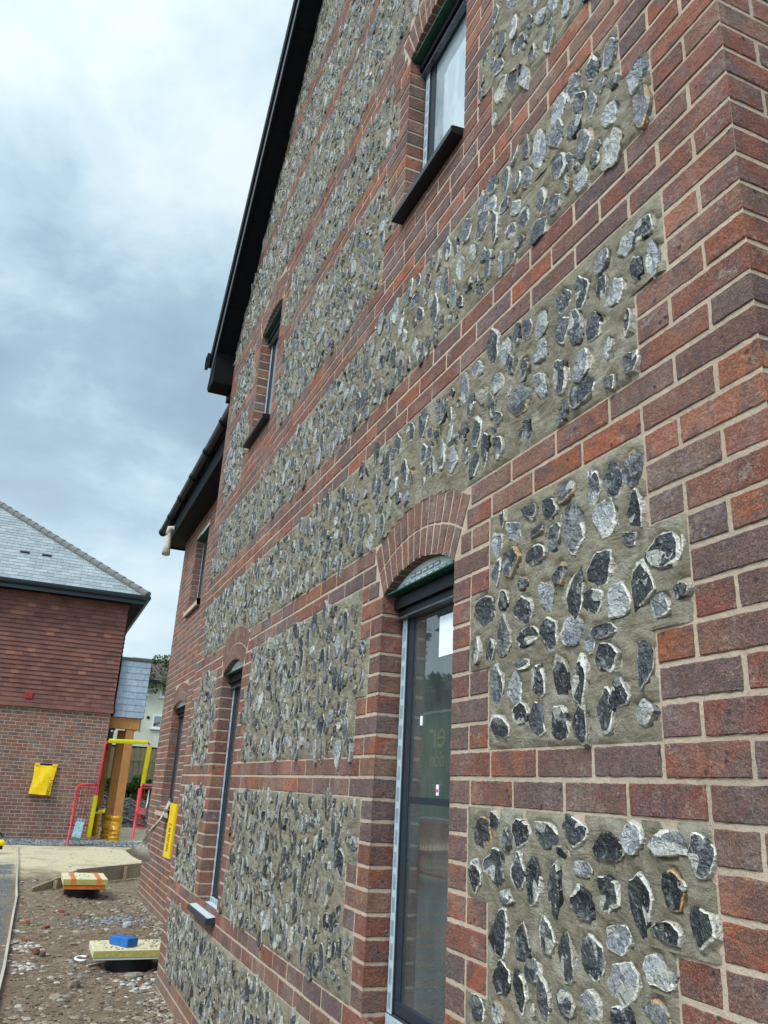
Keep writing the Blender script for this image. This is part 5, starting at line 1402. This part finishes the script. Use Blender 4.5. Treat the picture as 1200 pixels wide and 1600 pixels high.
G2 = [(0.025, 0.042, 0.018), (0.032, 0.052, 0.02), (0.045, 0.065, 0.025)]
def tree(name, label, x, y, zc, rad, n, size, cols, zb, group=None, clumps=18):
    t = thing(name, label, 'tree', group=group); tr = MB()
    tr.tube([(x, y, zb), (x + .05, y, zb + (zc-zb)*.5), (x - .05, y, zc + rad[2]*.2)], [.16*rad[0]**.5, .11*rad[0]**.5, .04], 8)
    for i in range(7):
        a = rng.uniform(0, 6.28); z = zb + (zc-zb)*rng.uniform(.5, .95); tr.tube([(x, y, z), (x + rad[0]*.35*math.cos(a), y + rad[1]*.35*math.sin(a), z + rad[2]*.35), (x + rad[0]*.75*math.cos(a), y + rad[1]*.75*math.sin(a), z + rad[2]*.55)], [.06*rad[0]**.5, .04*rad[0]**.5, .015], 6)
    tr.build('trunk', [M['bark']], t); lf = MB(); leaves(lf, (x, y, zc), rad, n, size, cols, clumps); lf.build('crown', [M['leaf']], t); return t
p = at(200, 1026, 60); tree('tree', 'dark tree crown rising behind the slate porch head', p.x - .5, 60, p.z - 1.9, (2.0, 2.0, 1.9), 5000, .22, G2, -1)
p = at(268, 1055, 30); tree('tree', 'leafy tree overlapping the brown roof beside the flint house', p.x + .25, 30, p.z + .0, (.85, .8, .72), 1900, .06, G1, -1)
def bush(name, px, py, Y, rad, n, label):
    p = at(px, py, Y); m = MB(); leaves(m, (p.x, Y, p.z), rad, n, .07, [(0.10, 0.19, 0.04), (0.075, 0.145, 0.03), (0.14, 0.23, 0.07)], 14)
    for i in range(12):
        a = rng.uniform(0, 6.28); m.tube([(p.x, Y, ground_z(0, Y)), (p.x + rad[0]*.6*math.cos(a), Y + rad[1]*.5*math.sin(a), p.z + rad[2]*.3)], [.015, .006], 5, 0, (0.07, 0.07, 0.03, 0))
    tag(m.build(name, [M['leaf']]), label, 'bush')
bush('bush', 165, 1236, 26.2, (.55, .4, .42), 2600, 'green bush before the fence, left of the oak posts')
bush('bush', 212, 1234, 26.2, (.75, .4, .42), 3200, 'green bush before the fence, right of the oak posts')

# ------------------------------------------------------------------ across the site: what the near window reflects
def reflected():
    X = -7.2; t = thing('green_container', 'dark green site container with cream lettering, mirrored in the near window', 'container')
    zt, zb = 1.68, -.60; y0, y1 = 8.0, 17.5; b = MB(); b.box((X - 2.3, y0, zb), (X, y1, zt), 0, bev=.02)
    y = y0 + .15
    while y < y1 - .2: b.box((X + .001, y, zb + .1), (X + .012, y + .03, zt - .12), 0); y += .28
    b.build('body', [M['vgreen']], t)
    r = MB(); r.box((X - .02, y0, zt + .001), (X + .04, y1, zt + .05)); r.box((X - .02, y0, zb - .05), (X + .04, y1, zb - .001)); r.build('rails', [M['white']], t)
    for txt, sz, z, yy in (('er', .95, .90, 15.62), ('tion', .50, .48, 15.62), ('Spe', .34, -.05, 15.75)):
        lettering(txt, sz, 'lettering', M['cream'], t, (X + .02, yy, z), (R(90), 0, R(90)), .002)
    t2 = thing('pedestrian_barrier', 'red barrier standing across the road, mirrored in the near window', 'barrier'); X2 = -5.2; g = GZ
    f = MB(); f.tube([(X2, 10.6, g), (X2, 10.6, g+.95), (X2, 10.7, g+1.02), (X2, 12.6, g+1.02), (X2, 12.7, g+.95), (X2, 12.7, g)], .022, 8); f.tube([(X2, 10.6, g+.2), (X2, 12.7, g+.2)], .02, 8)
    for y in (10.9, 12.4): f.tube([(X2 - .3, y, g+.02), (X2 + .3, y, g+.02)], .022, 6)
    f.build('frame', [M['red']], t2); q = MB()
    for i in range(16): q.tube([(X2, 10.7 + i*.125, g+.2), (X2, 10.7 + i*.125, g+1.02)], .006, 5)
    q.build('mesh_bars', [M['red']], t2)
    for i, (x, y, s, lab) in enumerate(((-12, 22.5, 3.4, 'broad dark tree behind the green container, nearest of three'), (-13.5, 27.5, 3.8, 'broad dark tree behind the green container, middle of three'), (-15, 33, 4.2, 'broad dark tree behind the green container, farthest of three'))):
        tree('tree', lab, x, y, 2.2, (s, s, s*.8), 5200, .28, G2, GZ, 'trees behind the green container')
reflected()
